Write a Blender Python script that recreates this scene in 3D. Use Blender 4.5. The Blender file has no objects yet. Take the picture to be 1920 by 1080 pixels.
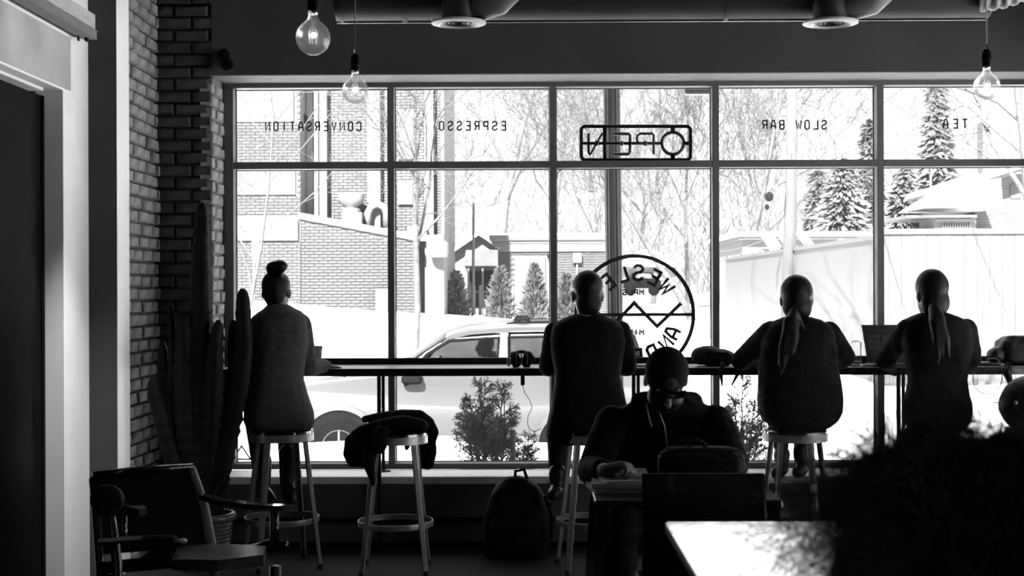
import bpy, math, random
from mathutils import Vector, Matrix, Euler, noise
R_ = math.radians
rnd = random.Random(7)
scene = bpy.context.scene
COL = scene.collection

# ------------------------------------------------------------------ camera, sky, sun, exposure
F = 2700.0
CAMZ = 1.55
cam_d = bpy.data.cameras.new('camera')
cam = bpy.data.objects.new('camera', cam_d)
COL.objects.link(cam)
cam_d.sensor_fit = 'HORIZONTAL'
cam_d.sensor_width = 36.0
cam_d.lens = 36.0 * F / 1920.0
cam_d.clip_start, cam_d.clip_end = 0.05, 400
ROT = Matrix.Rotation(R_(0.5), 3, 'Z') @ Matrix.Rotation(R_(90), 3, 'X') @ Matrix.Rotation(R_(-0.2), 3, 'Z')
cam.matrix_world = Matrix.Translation((0, 0, CAMZ)) @ ROT.to_4x4()
cam_d.dof.use_dof = True
cam_d.dof.focus_distance = 10.5
cam_d.dof.aperture_fstop = 5.0
scene.camera = cam

world = bpy.data.worlds.new('sky')
scene.world = world
world.use_nodes = True
nt_ = world.node_tree
bg = nt_.nodes['Background']
# thin bright winter overcast: about three times brighter overhead than at the horizon
tc_w = nt_.nodes.new('ShaderNodeTexCoord')
sx_w = nt_.nodes.new('ShaderNodeSeparateXYZ')
mr_w = nt_.nodes.new('ShaderNodeMapRange')
mr_w.inputs['From Min'].default_value = 0.0
mr_w.inputs['From Max'].default_value = 1.0
mr_w.inputs['To Min'].default_value = 0.17
mr_w.inputs['To Max'].default_value = 0.78
nt_.links.new(tc_w.outputs['Generated'], sx_w.inputs[0])
nt_.links.new(sx_w.outputs['Z'], mr_w.inputs['Value'])
nt_.links.new(mr_w.outputs[0], bg.inputs[0])
bg.inputs[1].default_value = 1.0

sun_d = bpy.data.lights.new('sun', 'SUN')
sun_d.energy = 8.5
sun_d.angle = R_(0.6)
sun = bpy.data.objects.new('sun', sun_d)
COL.objects.link(sun)
sun.rotation_euler = Vector((0.22, 0.80, -0.62)).to_track_quat('-Z', 'Y').to_euler()

scene.view_settings.view_transform = 'Standard'
scene.view_settings.look = 'None'
scene.view_settings.gamma = 1.0
scene.view_settings.use_curve_mapping = False
scene.view_settings.exposure = 2.75
scene.cycles.max_bounces = 10
scene.cycles.transparent_max_bounces = 24
scene.cycles.caustics_reflective = False
scene.cycles.caustics_refractive = False


def P(x, y, Y):
    """photograph pixel -> the point on the plane at distance Y into the room"""
    d = ROT @ Vector(((x - 960) / F, -(y - 540) / F, -1.0))
    t = Y / d.y
    return Vector((d.x * t, d.y * t, CAMZ + d.z * t))


def PX(x, Y):
    return P(x, 540, Y).x


def PZ(y, Y, x=960):
    return P(x, y, Y).z


# ------------------------------------------------------------------ materials
def mat(name, v, rough=0.6, metal=0.0, var=0.12, scale=6.0, bump=0.0, spec=0.5, detail=4.0, coat=0.0, stretch=None):
    m = bpy.data.materials.new(name)
    m.use_nodes = True
    nt = m.node_tree
    b = nt.nodes['Principled BSDF']
    b.inputs['Roughness'].default_value = rough
    b.inputs['Metallic'].default_value = metal
    b.inputs['Specular IOR Level'].default_value = spec
    b.inputs['Coat Weight'].default_value = coat
    tc = nt.nodes.new('ShaderNodeTexCoord')
    nz = nt.nodes.new('ShaderNodeTexNoise')
    nz.inputs['Scale'].default_value = scale
    nz.inputs['Detail'].default_value = detail
    if stretch:
        mp = nt.nodes.new('ShaderNodeMapping')
        mp.inputs['Scale'].default_value = stretch
        nt.links.new(tc.outputs['Object'], mp.inputs[0])
        nt.links.new(mp.outputs[0], nz.inputs['Vector'])
    else:
        nt.links.new(tc.outputs['Object'], nz.inputs['Vector'])
    cr = nt.nodes.new('ShaderNodeValToRGB')
    lo, hi = v * (1 - var), min(0.95, v * (1 + var))
    cr.color_ramp.elements[0].position = 0.3
    cr.color_ramp.elements[1].position = 0.7
    cr.color_ramp.elements[0].color = (lo, lo, lo, 1)
    cr.color_ramp.elements[1].color = (hi, hi, hi, 1)
    nt.links.new(nz.outputs['Fac'], cr.inputs[0])
    nt.links.new(cr.outputs[0], b.inputs['Base Color'])
    if bump:
        bp = nt.nodes.new('ShaderNodeBump')
        bp.inputs['Strength'].default_value = bump
        bp.inputs['Distance'].default_value = 0.01
        nt.links.new(nz.outputs['Fac'], bp.inputs['Height'])
        nt.links.new(bp.outputs[0], b.inputs['Normal'])
    return m


def glass_mat(name, haze_mix=0.05, gloss=1.0, tint=0.97):
    """clear pane: see-through, mirror at grazing angles, a translucent veil put in for haze"""
    m = bpy.data.materials.new(name)
    m.use_nodes = True
    nt = m.node_tree
    nt.nodes.clear()
    out = nt.nodes.new('ShaderNodeOutputMaterial')
    tr = nt.nodes.new('ShaderNodeBsdfTransparent')
    tr.inputs[0].default_value = (tint, tint, tint, 1)
    tl = nt.nodes.new('ShaderNodeBsdfTranslucent')
    tl.inputs[0].default_value = (0.9, 0.9, 0.9, 1)
    gl = nt.nodes.new('ShaderNodeBsdfGlossy')
    gl.inputs['Roughness'].default_value = 0.02
    fr = nt.nodes.new('ShaderNodeFresnel')
    fr.inputs[0].default_value = 1.45
    mul = nt.nodes.new('ShaderNodeMath')
    mul.operation = 'MULTIPLY'
    mul.inputs[1].default_value = gloss
    m1 = nt.nodes.new('ShaderNodeMixShader')
    m1.inputs[0].default_value = haze_mix  # translucent share imitates glare haze over the view
    m2 = nt.nodes.new('ShaderNodeMixShader')
    nt.links.new(tr.outputs[0], m1.inputs[1])
    nt.links.new(tl.outputs[0], m1.inputs[2])
    nt.links.new(fr.outputs[0], mul.inputs[0])
    nt.links.new(mul.outputs[0], m2.inputs[0])
    nt.links.new(m1.outputs[0], m2.inputs[1])
    nt.links.new(gl.outputs[0], m2.inputs[2])
    nt.links.new(m2.outputs[0], out.inputs[0])
    return m


M = {}
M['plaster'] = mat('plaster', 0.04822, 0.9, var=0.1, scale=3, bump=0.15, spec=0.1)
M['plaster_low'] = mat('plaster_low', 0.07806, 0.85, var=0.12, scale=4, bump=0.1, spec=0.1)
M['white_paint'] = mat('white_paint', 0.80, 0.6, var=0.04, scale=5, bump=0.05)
M['soffit'] = mat('soffit', 0.1721, 0.9, var=0.08, scale=20, bump=0.1)
M['header_grey'] = mat('header_grey', 0.3856, 0.7, var=0.35, scale=2.2, bump=0.05)
M['pier'] = mat('pier', 0.05967, 0.8, var=0.05, scale=4, spec=0.1)  # dark tone for the pier's front, shade put into the colour
M['dark_wall'] = mat('dark_wall', 0.04, 0.9, var=0.1, scale=2, spec=0)
M['ceiling'] = mat('ceiling', 0.07, 0.9, var=0.1, scale=2, spec=0)
M['floor'] = mat('floor', 0.016, 0.85, var=0.35, scale=3, bump=0.05, spec=0.2)
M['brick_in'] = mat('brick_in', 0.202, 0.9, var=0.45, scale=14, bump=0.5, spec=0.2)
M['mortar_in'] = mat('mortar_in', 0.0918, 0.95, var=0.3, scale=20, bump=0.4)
M['brick_shaded'] = mat('brick_shaded', 0.04725, 0.9, var=0.35, scale=12, bump=0.5, spec=0.1)  # brick colour darkened for the shaded side facing the room
M['mortar_shaded'] = mat('mortar_shaded', 0.0297, 0.95, var=0.3, scale=20, bump=0.4)  # mortar darkened for shade along with those bricks
M['frame'] = mat('frame', 0.07806, 0.6, var=0.06, scale=30)
M['gasket'] = mat('gasket', 0.03, 0.7)
M['sill'] = mat('sill', 0.6358, 0.5, var=0.08, scale=14)
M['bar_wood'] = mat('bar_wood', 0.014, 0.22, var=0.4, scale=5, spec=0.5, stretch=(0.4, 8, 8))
M['black_metal'] = mat('black_metal', 0.008, 0.45, var=0.2, scale=10, spec=0.12)
M['grey_metal'] = mat('grey_metal', 0.2, 0.35, metal=0.4, var=0.15, scale=12)
M['grey_paint'] = mat('grey_paint', 0.1767, 0.45, var=0.18, scale=14, spec=0.25)
M['chrome'] = mat('chrome', 0.7, 0.2, metal=1.0, var=0.05)
M['rubber'] = mat('rubber', 0.015, 0.8)
M['duct'] = mat('duct', 0.01102, 0.5, metal=0.3, var=0.25, scale=4)
M['duct_light'] = mat('duct_light', 0.07345, 0.5, metal=0.3, var=0.2, scale=6)
M['diffuser'] = mat('diffuser', 0.25, 0.5, var=0.1)
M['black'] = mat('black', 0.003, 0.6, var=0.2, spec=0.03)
M['pane'] = glass_mat('pane', haze_mix=0.006, gloss=0.25)
M['bulb_glass'] = glass_mat('bulb_glass', haze_mix=0.09, gloss=0.5, tint=0.97)
M['clear_glass'] = glass_mat('clear_glass', haze_mix=0.02, gloss=0.8, tint=0.94)
M['car_glass'] = glass_mat('car_glass', haze_mix=0.004, gloss=0.6, tint=0.42)
M['filament'] = mat('filament', 0.75, 0.4, var=0.1)
M['vinyl_dark'] = mat('vinyl_dark', 0.02, 0.6)
M['neon'] = mat('neon', 0.02, 0.4)
M['cactus'] = mat('cactus', 0.007, 0.7, var=0.4, scale=16, bump=0.4, spec=0.15)
M['pot'] = mat('pot', 0.0945, 0.3, var=0.3, scale=9)
M['soil'] = mat('soil', 0.03, 0.95)
M['chair_wood'] = mat('chair_wood', 0.01323, 0.2, var=0.4, scale=6, stretch=(2, 2, 14), spec=0.35, coat=0.8)
M['seat_wood'] = mat('seat_wood', 0.081, 0.35, var=0.4, scale=5, stretch=(2, 18, 4))
M['leather'] = mat('leather', 0.0042, 0.45, var=0.3, scale=20, bump=0.2, spec=0.2)
M['skin'] = mat('skin', 0.1013, 0.5, var=0.08, scale=20, spec=0.25)
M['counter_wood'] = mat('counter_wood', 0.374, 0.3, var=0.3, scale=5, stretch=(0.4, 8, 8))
M['hair_lit'] = mat('hair_lit', 0.09, 0.7)  # hair colour lightened so stray strands look lit
M['twigs_far'] = mat('twigs_far', 0.05165, 0.9)
M['hair'] = mat('hair', 0.005, 0.5, var=0.4, scale=30, stretch=(6, 6, 1), spec=0.12)
M['denim'] = mat('denim', 0.01, 0.85, var=0.25, scale=40, spec=0.08)
M['wool_grey'] = mat('wool_grey', 0.06075, 0.95, var=0.2, scale=40, bump=0.3, spec=0.1)
M['coat_black'] = mat('coat_black', 0.004, 0.85, var=0.25, scale=30, bump=0.3, spec=0.06)
M['coat_dark'] = mat('coat_dark', 0.005, 0.85, var=0.25, scale=30, bump=0.3, spec=0.06)
M['jacket_fg'] = mat('jacket_fg', 0.008, 0.9, var=0.25, scale=30, bump=0.3, spec=0.06)
M['fleece'] = mat('fleece', 0.05, 0.95, var=0.2, scale=60, bump=0.4)
M['boot'] = mat('boot', 0.007, 0.35, var=0.2, spec=0.25)
M['cap_cloth'] = mat('cap_cloth', 0.006, 0.9, var=0.2, scale=40, spec=0.06)
M['patch'] = mat('patch', 0.012, 0.8, var=0.3, scale=60)
M['bag'] = mat('bag', 0.006, 0.75, var=0.25, scale=25, bump=0.2, spec=0.12)
M['paper'] = mat('paper', 0.4, 0.8, var=0.06, scale=4)
M['book_a'] = mat('book_a', 0.243, 0.6, var=0.15)
M['book_b'] = mat('book_b', 0.108, 0.6, var=0.15)
M['white_top'] = mat('white_top', 0.85, 0.35, var=0.02, scale=3, spec=0.5)
M['laptop'] = mat('laptop', 0.02, 0.5, var=0.15)
M['screen_a'] = mat('screen_a', 0.02, 0.3)
M['screen_b'] = mat('screen_b', 0.06, 0.3)
M['cup'] = mat('cup', 0.135, 0.7, var=0.1)
M['cable'] = mat('cable', 0.03, 0.5)
# outdoors
M['snow'] = mat('snow', 0.88, 0.9, var=0.05, scale=0.6, bump=0.2)
M['street'] = mat('street', 0.072, 0.8, var=0.25, scale=0.9)
M['brick_out'] = mat('brick_out', 0.0297, 0.9, var=0.22, scale=3.5)
M['brick_out2'] = mat('brick_out2', 0.04394, 0.9, var=0.22, scale=3.5)
M['mortar_out'] = mat('mortar_out', 0.06019, 0.95, var=0.08)
M['stone'] = mat('stone', 0.05832, 0.8, var=0.1, scale=1.5)
M['stone_grey'] = mat('stone_grey', 0.04752, 0.8, var=0.1, scale=1.5)
M['white_out'] = mat('white_out', 0.07452, 0.7, var=0.06, scale=2)
M['siding'] = mat('siding', 0.06615, 0.8, var=0.1, scale=2)
M['roof_grey'] = mat('roof_grey', 0.045, 0.9, var=0.2, scale=4)
M['dark_out'] = mat('dark_out', 0.007, 0.8, var=0.2, spec=0.05)
M['window_out'] = mat('window_out', 0.0684, 0.2, var=0.2, scale=1.2)
M['bark'] = mat('bark', 0.054, 0.95, var=0.3, scale=12, bump=0.4, spec=0.1)
M['bark_pale'] = mat('bark_pale', 0.066, 0.95, var=0.25, scale=12, bump=0.4, spec=0.1)
M['conifer'] = mat('conifer', 0.085, 0.9, var=0.35, scale=2, spec=0.05)
M['arbor'] = mat('arbor', 0.05, 0.9, var=0.35, scale=3, spec=0.05)
M['spruce'] = mat('spruce', 0.02, 0.8, var=0.4, scale=14, spec=0.1)
M['pole_wood'] = mat('pole_wood', 0.03794, 0.9, var=0.15, scale=5, stretch=(8, 8, 0.6))
M['post_steel'] = mat('post_steel', 0.025, 0.5, var=0.25, scale=12)
M['car_paint'] = mat('car_paint', 0.04752, 0.3, metal=0.35, var=0.03, scale=2, coat=0.6)
M['car_trim'] = mat('car_trim', 0.002, 0.6, spec=0.03)
M['tyre'] = mat('tyre', 0.0022, 0.9, var=0.3, spec=0.02)
M['fence_white'] = mat('fence_white', 0.0491, 0.6, var=0.06, scale=2)
M['planter'] = mat('planter', 0.0432, 0.8, var=0.3, scale=7)
M['solar'] = mat('solar', 0.0432, 0.25, var=0.15)
M['wire'] = mat('wire', 0.05, 0.7)


def glow_mat(name, strength):
    m = bpy.data.materials.new(name)
    m.use_nodes = True
    b = m.node_tree.nodes['Principled BSDF']
    b.inputs['Emission Color'].default_value = (1, 1, 1, 1)
    b.inputs['Emission Strength'].default_value = strength
    return m


M['glow'] = glow_mat('glow', 3.0)


def vinyl_mat():
    # thin grey film that daylight shines through
    m = bpy.data.materials.new('vinyl_grey')
    m.use_nodes = True
    nt = m.node_tree
    nt.nodes.clear()
    out = nt.nodes.new('ShaderNodeOutputMaterial')
    tl = nt.nodes.new('ShaderNodeBsdfTranslucent')
    tl.inputs[0].default_value = (0.07, 0.07, 0.07, 1)
    nt.links.new(tl.outputs[0], out.inputs[0])
    return m


M['vinyl_grey'] = vinyl_mat()


# ------------------------------------------------------------------ mesh building
class MB:
    def __init__(s):
        s.v, s.f = [], []

    def add(s, vs, fs):
        n = len(s.v)
        s.v += [tuple(p) for p in vs]
        s.f += [tuple(i + n for i in f) for f in fs]
        return s

    def box(s, a, b, rot=None, piv=None):
        x0, y0, z0 = a
        x1, y1, z1 = b
        vs = [Vector(p) for p in ((x0, y0, z0), (x1, y0, z0), (x1, y1, z0), (x0, y1, z0),
                                  (x0, y0, z1), (x1, y0, z1), (x1, y1, z1), (x0, y1, z1))]
        if rot is not None:
            c = Vector(piv) if piv is not None else (Vector(a) + Vector(b)) / 2
            vs = [c + rot @ (p - c) for p in vs]
        return s.add(vs, [(0, 3, 2, 1), (4, 5, 6, 7), (0, 1, 5, 4), (1, 2, 6, 5), (2, 3, 7, 6), (3, 0, 4, 7)])

    def rbox(s, a, b, r=0.01, rot=None, piv=None):
        """box with chamfered edges"""
        a, b = Vector(a), Vector(b)
        r = min(r, *(abs(b[i] - a[i]) * 0.49 for i in range(3)))
        rings = []
        for (z, k) in ((a.z, r), (a.z + r, 0), (b.z - r, 0), (b.z, r)):
            x0, x1, y0, y1 = a.x + k, b.x - k, a.y + k, b.y - k
            rings.append([Vector(p) for p in ((x0 + r, y0, z), (x1 - r, y0, z), (x1, y0 + r, z), (x1, y1 - r, z),
                                              (x1 - r, y1, z), (x0 + r, y1, z), (x0, y1 - r, z), (x0, y0 + r, z))])
        if rot is not None:
            c = Vector(piv) if piv is not None else (a + b) / 2
            rings = [[c + rot @ (p - c) for p in q] for q in rings]
        return s.loft(rings)

    def loft(s, rings, cap=True, close=False):
        n = len(rings[0])
        vs = [p for r in rings for p in r]
        fs = []
        m = len(rings)
        for i in range(m - 1 if not close else m):
            j = (i + 1) % m
            for k in range(n):
                l = (k + 1) % n
                fs.append((i * n + k, i * n + l, j * n + l, j * n + k))
        if cap and not close:
            fs.append(tuple(reversed(range(n))))
            fs.append(tuple((m - 1) * n + k for k in range(n)))
        return s.add(vs, fs)

    def tube(s, pts, r, n=8, cap=True, prof=None, close=False):
        pts = [Vector(p) for p in pts]
        m = len(pts)
        rs = list(r) if isinstance(r, (list, tuple)) else [r] * m
        rings = []
        up = None
        for i, p in enumerate(pts):
            if close:
                t = pts[(i + 1) % m] - pts[i - 1]
            else:
                t = pts[min(i + 1, m - 1)] - pts[max(i - 1, 0)]
            if t.length < 1e-9:
                t = Vector((0, 0, 1))
            t.normalize()
            if up is None:
                up = Vector((0, 0, 1)) if abs(t.z) < 0.9 else Vector((0, 1, 0))
            u = up - t * up.dot(t)
            if u.length < 1e-6:
                u = t.orthogonal()
            u.normalize()
            up = u
            w = t.cross(u)
            ring = []
            for k in range(n):
                a = 2 * math.pi * k / n
                q = prof(a, i) if prof else 1.0
                ring.append(p + (u * math.cos(a) + w * math.sin(a)) * rs[i] * q)
            rings.append(ring)
        return s.loft(rings, cap, close)

    def bar(s, p0, p1, w, h, up=(0, 0, 1)):
        p0, p1 = Vector(p0), Vector(p1)
        t = (p1 - p0).normalized()
        u = Vector(up) - t * Vector(up).dot(t)
        if u.length < 1e-6:
            u = t.orthogonal()
        u.normalize()
        v = t.cross(u)
        q = [v * (w / 2) + u * (h / 2), -v * (w / 2) + u * (h / 2), -v * (w / 2) - u * (h / 2), v * (w / 2) - u * (h / 2)]
        return s.loft([[p0 + k for k in q], [p1 + k for k in q]])

    def lathe(s, prof, c, n=24, rot=None, cap=True):
        c = Vector(c)
        rings = []
        for (r, z) in prof:
            ring = []
            for k in range(n):
                a = 2 * math.pi * k / n
                p = Vector((r * math.cos(a), r * math.sin(a), z))
                ring.append(c + (rot @ p if rot is not None else p))
            rings.append(ring)
        return s.loft(rings, cap)

    def ball(s, c, r, n=12, m=8, rot=None):
        c = Vector(c)
        rx, ry, rz = r if isinstance(r, (list, tuple)) else (r, r, r)
        rings = []
        for i in range(m + 1):
            th = math.pi * (i + 0.02) / (m + 0.04)
            z = -math.cos(th)
            q = math.sin(th)
            ring = []
            for k in range(n):
                a = 2 * math.pi * k / n
                p = Vector((rx * q * math.cos(a), ry * q * math.sin(a), rz * z))
                ring.append(c + (rot @ p if rot is not None else p))
            rings.append(ring)
        return s.loft(rings)

    def cap(s, p0, p1, r0, r1, n=14):
        p0, p1 = Vector(p0), Vector(p1)
        t = p1 - p0
        if t.length < 1e-6:
            t = Vector((0, 0, 1e-4))
        t.normalize()
        u = t.orthogonal().normalized()
        w = t.cross(u)
        rings = []
        for (c, r, seq) in ((p0, r0, (-80, -50, -25, 0)), (p1, r1, (0, 25, 50, 80))):
            for dg in seq:
                a = R_(dg)
                cc = c + t * r * math.sin(a)
                rr = r * math.cos(a)
                rings.append([cc + (u * math.cos(2 * math.pi * k / n) + w * math.sin(2 * math.pi * k / n)) * rr for k in range(n)])
        return s.loft(rings)

    def limb(s, pts, rs):
        for i in range(len(pts) - 1):
            s.cap(pts[i], pts[i + 1], rs[i], rs[i + 1])
        return s

    def prism(s, poly, y0, y1):
        """poly of (x, z) extruded along y"""
        n = len(poly)
        vs = [Vector((x, y0, z)) for x, z in poly] + [Vector((x, y1, z)) for x, z in poly]
        fs = [(k, (k + 1) % n, n + (k + 1) % n, n + k) for k in range(n)]
        fs += [tuple(reversed(range(n))), tuple(n + k for k in range(n))]
        return s.add(vs, fs)

    def ribbon(s, pts, w, y, th, close=False):
        """flat mitred stroke in the xz plane, extruded th along y"""
        pts = [Vector((p[0], p[1])) for p in pts]
        m = len(pts)
        L, Rr = [], []
        for i in range(m):
            if close:
                a, b = pts[i - 1], pts[(i + 1) % m]
            else:
                a, b = pts[max(i - 1, 0)], pts[min(i + 1, m - 1)]
            p = pts[i]
            d0 = (p - a) if (p - a).length > 1e-9 else (b - p)
            d1 = (b - p) if (b - p).length > 1e-9 else (p - a)
            d0.normalize()
            d1.normalize()
            n0 = Vector((-d0.y, d0.x))
            n1 = Vector((-d1.y, d1.x))
            nn = n0 + n1
            if nn.length < 1e-6:
                nn = n0.copy()
            nn.normalize()
            k = 1.0 / max(0.45, nn.dot(n0))
            L.append(p + nn * w / 2 * k)
            Rr.append(p - nn * w / 2 * k)
        for i in range(m if close else m - 1):
            j = (i + 1) % m
            q = [L[i], L[j], Rr[j], Rr[i]]
            s.prism([(c.x, c.y) for c in q], y, y + th)
        return s


LOC = {}


def finish_mesh(mb, name, smooth):
    me = bpy.data.meshes.new(name)
    me.from_pydata(mb.v, [], mb.f)
    me.update()
    if smooth:
        for p in me.polygons:
            p.use_smooth = True
        if smooth is not True:
            me.set_sharp_from_angle(angle=R_(smooth))
    return me


def link(name, me, material, parent=None, loc=None):
    o = bpy.data.objects.new(name, me)
    COL.objects.link(o)
    if material is not None and not me.materials:
        me.materials.append(material)
    if parent is not None:
        o.parent = parent
    if loc is not None:
        o.location = loc
    return o


def fix_normals(me):
    import bmesh
    bm = bmesh.new()
    bm.from_mesh(me)
    bmesh.ops.recalc_face_normals(bm, faces=bm.faces)
    bm.to_mesh(me)
    bm.free()


def obj(name, mb, material, parent=None, smooth=False, label=None, kind=None, fix=True):
    """links mb as one mesh; vertices are in world coordinates and are moved to the thing's own base"""
    if isinstance(material, str):
        material = M[material]
    if parent is not None:
        off = LOC[parent.name]
    else:
        xs = [p[0] for p in mb.v]
        ys = [p[1] for p in mb.v]
        zs = [p[2] for p in mb.v]
        off = Vector(((min(xs) + max(xs)) / 2, (min(ys) + max(ys)) / 2, min(zs)))
    mb.v = [(p[0] - off.x, p[1] - off.y, p[2] - off.z) for p in mb.v]
    me = finish_mesh(mb, name, smooth)
    if fix:
        fix_normals(me)
    o = link(name, me, material, parent, off if parent is None else None)
    LOC[o.name] = off
    if label:
        o['label'] = label
    if kind:
        o['kind'] = kind
    return o


def tag(o, label, cat, group=None):
    o['label'] = label
    o['category'] = cat
    if group:
        o['group'] = group
    return o


def thing(name, label, cat, loc, group=None):
    o = bpy.data.objects.new(name, None)
    o.empty_display_size = 0.1
    COL.objects.link(o)
    o.location = loc
    LOC[o.name] = Vector(loc)
    return tag(o, label, cat, group)


def struct(name, mb, material, smooth=False):
    return obj(name, mb, material, None, smooth, None, 'structure')


def struct_root(name, loc=(0, 0, 0)):
    o = bpy.data.objects.new(name, None)
    COL.objects.link(o)
    o.location = loc
    LOC[o.name] = Vector(loc)
    o['kind'] = 'structure'
    return o


def dup(root, loc, rotz, label, group=None):
    r = root.copy()
    COL.objects.link(r)
    r.location = loc
    r.rotation_euler = (0, 0, rotz)
    r['label'] = label
    if group:
        r['group'] = group
    for ch in list(root.children):
        c = ch.copy()
        COL.objects.link(c)
        c.parent = r
        for g in ch.children:
            d = g.copy()
            COL.objects.link(d)
            d.parent = c
    return r


def remesh(mb, voxel, smooth_it=4, fac=0.5):
    """fuses overlapping closed forms into one continuous skin"""
    me = bpy.data.meshes.new('tmp')
    me.from_pydata(mb.v, [], mb.f)
    fix_normals(me)
    o = bpy.data.objects.new('tmp', me)
    COL.objects.link(o)
    md = o.modifiers.new('r', 'REMESH')
    md.mode = 'VOXEL'
    md.voxel_size = voxel
    sm = o.modifiers.new('s', 'SMOOTH')
    sm.factor = fac
    sm.iterations = smooth_it
    dg = bpy.context.evaluated_depsgraph_get()
    dg.update()
    out = bpy.data.meshes.new_from_object(o.evaluated_get(dg))
    bpy.data.objects.remove(o)
    bpy.data.meshes.remove(me)
    r = MB()
    r.v = [tuple(v.co) for v in out.vertices]
    r.f = [tuple(p.vertices) for p in out.polygons]
    bpy.data.meshes.remove(out)
    return r


def flesh(name, mb, material, parent, voxel=0.01, it=4, wob=0.0, seed=0, label=None):
    r = remesh(mb, voxel, it)
    if wob:
        vs = []
        for p in r.v:
            q = Vector(p) * 9 + Vector((seed * 3.1, 0, 0))
            d = noise.noise_vector(q) * wob + noise.noise_vector(q * 2.3) * wob * 0.5
            vs.append((p[0] + d.x, p[1] + d.y, p[2] + d.z))
        r.v = vs
    return obj(name, r, material, parent, True, label, fix=False)
# ================================================================== THE ROOM
YW = 8.63            # room face of the window wall
YF = 8.97            # window frame
XR0, XR1 = -1.875, 3.30   # window opening
ZS, ZH = 0.422, 2.836     # sill, header
XL = -2.34           # left wall
XB = -2.20           # brick stretch of the left wall
YP = 7.72            # pier
XMAX, YMIN, ZC = 3.44, -3.2, 3.6

m = MB().box((-3.6, YMIN - 0.2, -0.12), (XMAX + 0.2, YF + 0.15, 0))
struct('floor', m, 'floor')
m = MB().box((-3.6, YMIN - 0.2, ZC), (XMAX + 0.2, YF + 0.25, ZC + 0.3))
struct('ceiling', m, 'ceiling')
m = MB().box((-3.6, YMIN - 0.2, 0), (XMAX + 0.2, YMIN, ZC))
struct('wall_back', m, 'dark_wall')
SY0, SY1 = 4.6, 8.45     # side window added out of view to light the table and left wall
m = MB().box((XMAX, YMIN, 0), (XMAX + 0.2, SY0, ZC)).box((XMAX, SY1, 0), (XMAX + 0.2, YF + 0.15, ZC))
m.box((XMAX, SY0, 0), (XMAX + 0.2, SY1, 0.08)).box((XMAX, SY0, ZH), (XMAX + 0.2, SY1, ZC))
struct('wall_right', m, 'dark_wall')
w2 = struct_root('added_window_2')
for k in range(6):
    y = SY0 + (SY1 - SY0) * k / 5
    obj('mullion', MB().rbox((XMAX + 0.04, y - 0.02, 0.08), (XMAX + 0.14, y + 0.02, ZH), 0.003), 'frame', w2)
    if k < 5:
        y2 = SY0 + (SY1 - SY0) * (k + 1) / 5
        obj('pane', MB().box((XMAX + 0.10, y + 0.021, 0.081), (XMAX + 0.106, y2 - 0.021, ZH - 0.001)), 'pane', w2)
m = MB().box((XMAX + 0.2, -14, -0.6), (40, 9.1, -0.3))
struct('ground_side', m, 'snow')

# ---- window wall: plaster over the header, low wall under the sill, brick left of the opening
wf = struct_root('wall_front')
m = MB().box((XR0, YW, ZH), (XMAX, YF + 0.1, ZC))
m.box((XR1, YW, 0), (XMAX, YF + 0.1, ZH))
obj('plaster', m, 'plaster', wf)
m = MB().box((XR0, YW, 0), (XR1, YF + 0.1, ZS - 0.045))
obj('low_wall', m, 'plaster_low', wf)
m = MB().box((XR0, YW + 0.012, ZH - 0.004), (XR1, YF, ZH + 0.002))
obj('soffit', m, 'soffit', wf)
m = MB().box((-2.6, YW + 0.03, 0), (XR0 - 0.012, YF + 0.1, ZC))
obj('brick_backing', m, 'mortar_shaded', wf)
m = MB().box((XR0 - 0.03, YW + 0.05, ZS), (XR0 - 0.006, YF + 0.1, ZH))
obj('reveal_backing', m, 'mortar_in', wf)


def brick_mesh(name, w, d, h, seed):
    """one worn brick: front face at -y, chipped corners"""
    r = random.Random(seed)
    k = 0.007
    j = lambda a: r.uniform(-a, a)
    back = [(-w / 2, d / 2, -h / 2), (w / 2, d / 2, -h / 2), (w / 2, d / 2, h / 2), (-w / 2, d / 2, h / 2)]
    mid = [(x * 1, -d / 2 + k * r.uniform(0.6, 2.2), z) for x, _, z in back]
    fr = []
    for (x, _, z) in back:
        fr.append((x - math.copysign(k * r.uniform(0.6, 2.2), x), -d / 2 + j(0.003), z - math.copysign(k * r.uniform(0.5, 1.6), z)))
    mb = MB().loft([back, mid, fr])
    me = finish_mesh(mb, name, False)
    fix_normals(me)
    return me


def brick_field(parent, meshes, origin, along, normal, width, z0, z1, bw, bh, gap, material, r, rough=0.006, skip=0.0, limit=400):
    """courses of single bricks on a wall; along = direction of the course, normal = towards the viewer"""
    ang = math.atan2(along.y, along.x)
    n = 0
    row = 0
    z = z0 + bh / 2
    while z + bh / 2 <= z1 + 0.02:
        x = -(bw + gap) * (0.5 if row % 2 else 0.0)
        while x < width:
            a, b = max(x, 0), min(x + bw, width)
            if b - a > 0.03 and r.random() >= skip:
                me = meshes[r.randrange(len(meshes))]
                o = bpy.data.objects.new('brick', me)
                COL.objects.link(o)
                o.parent = parent
                c = origin + along * ((a + b) / 2) + normal * r.uniform(-rough, rough)
                o.location = (c.x, c.y, z + r.uniform(-0.002, 0.002))
                o.rotation_euler = (r.uniform(-0.012, 0.012), r.uniform(-0.012, 0.012), ang + r.uniform(-0.012, 0.012))
                o.scale = ((b - a) / bw, 1, 1)
                n += 1
            x += bw + gap
        z += bh + gap
        row += 1
    return n


BW, BH, BG = 0.198, 0.062, 0.012
b_shaded = [brick_mesh('brick', BW, 0.07, BH, i) for i in range(4)]
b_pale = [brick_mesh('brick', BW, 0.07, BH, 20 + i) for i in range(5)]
for me in b_shaded:
    me.materials.append(M['brick_shaded'])
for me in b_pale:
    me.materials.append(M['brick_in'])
rb = random.Random(3)
X1, X2, X3 = Vector((1, 0, 0)), Vector((0, 1, 0)), Vector((0, 0, 1))
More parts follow.
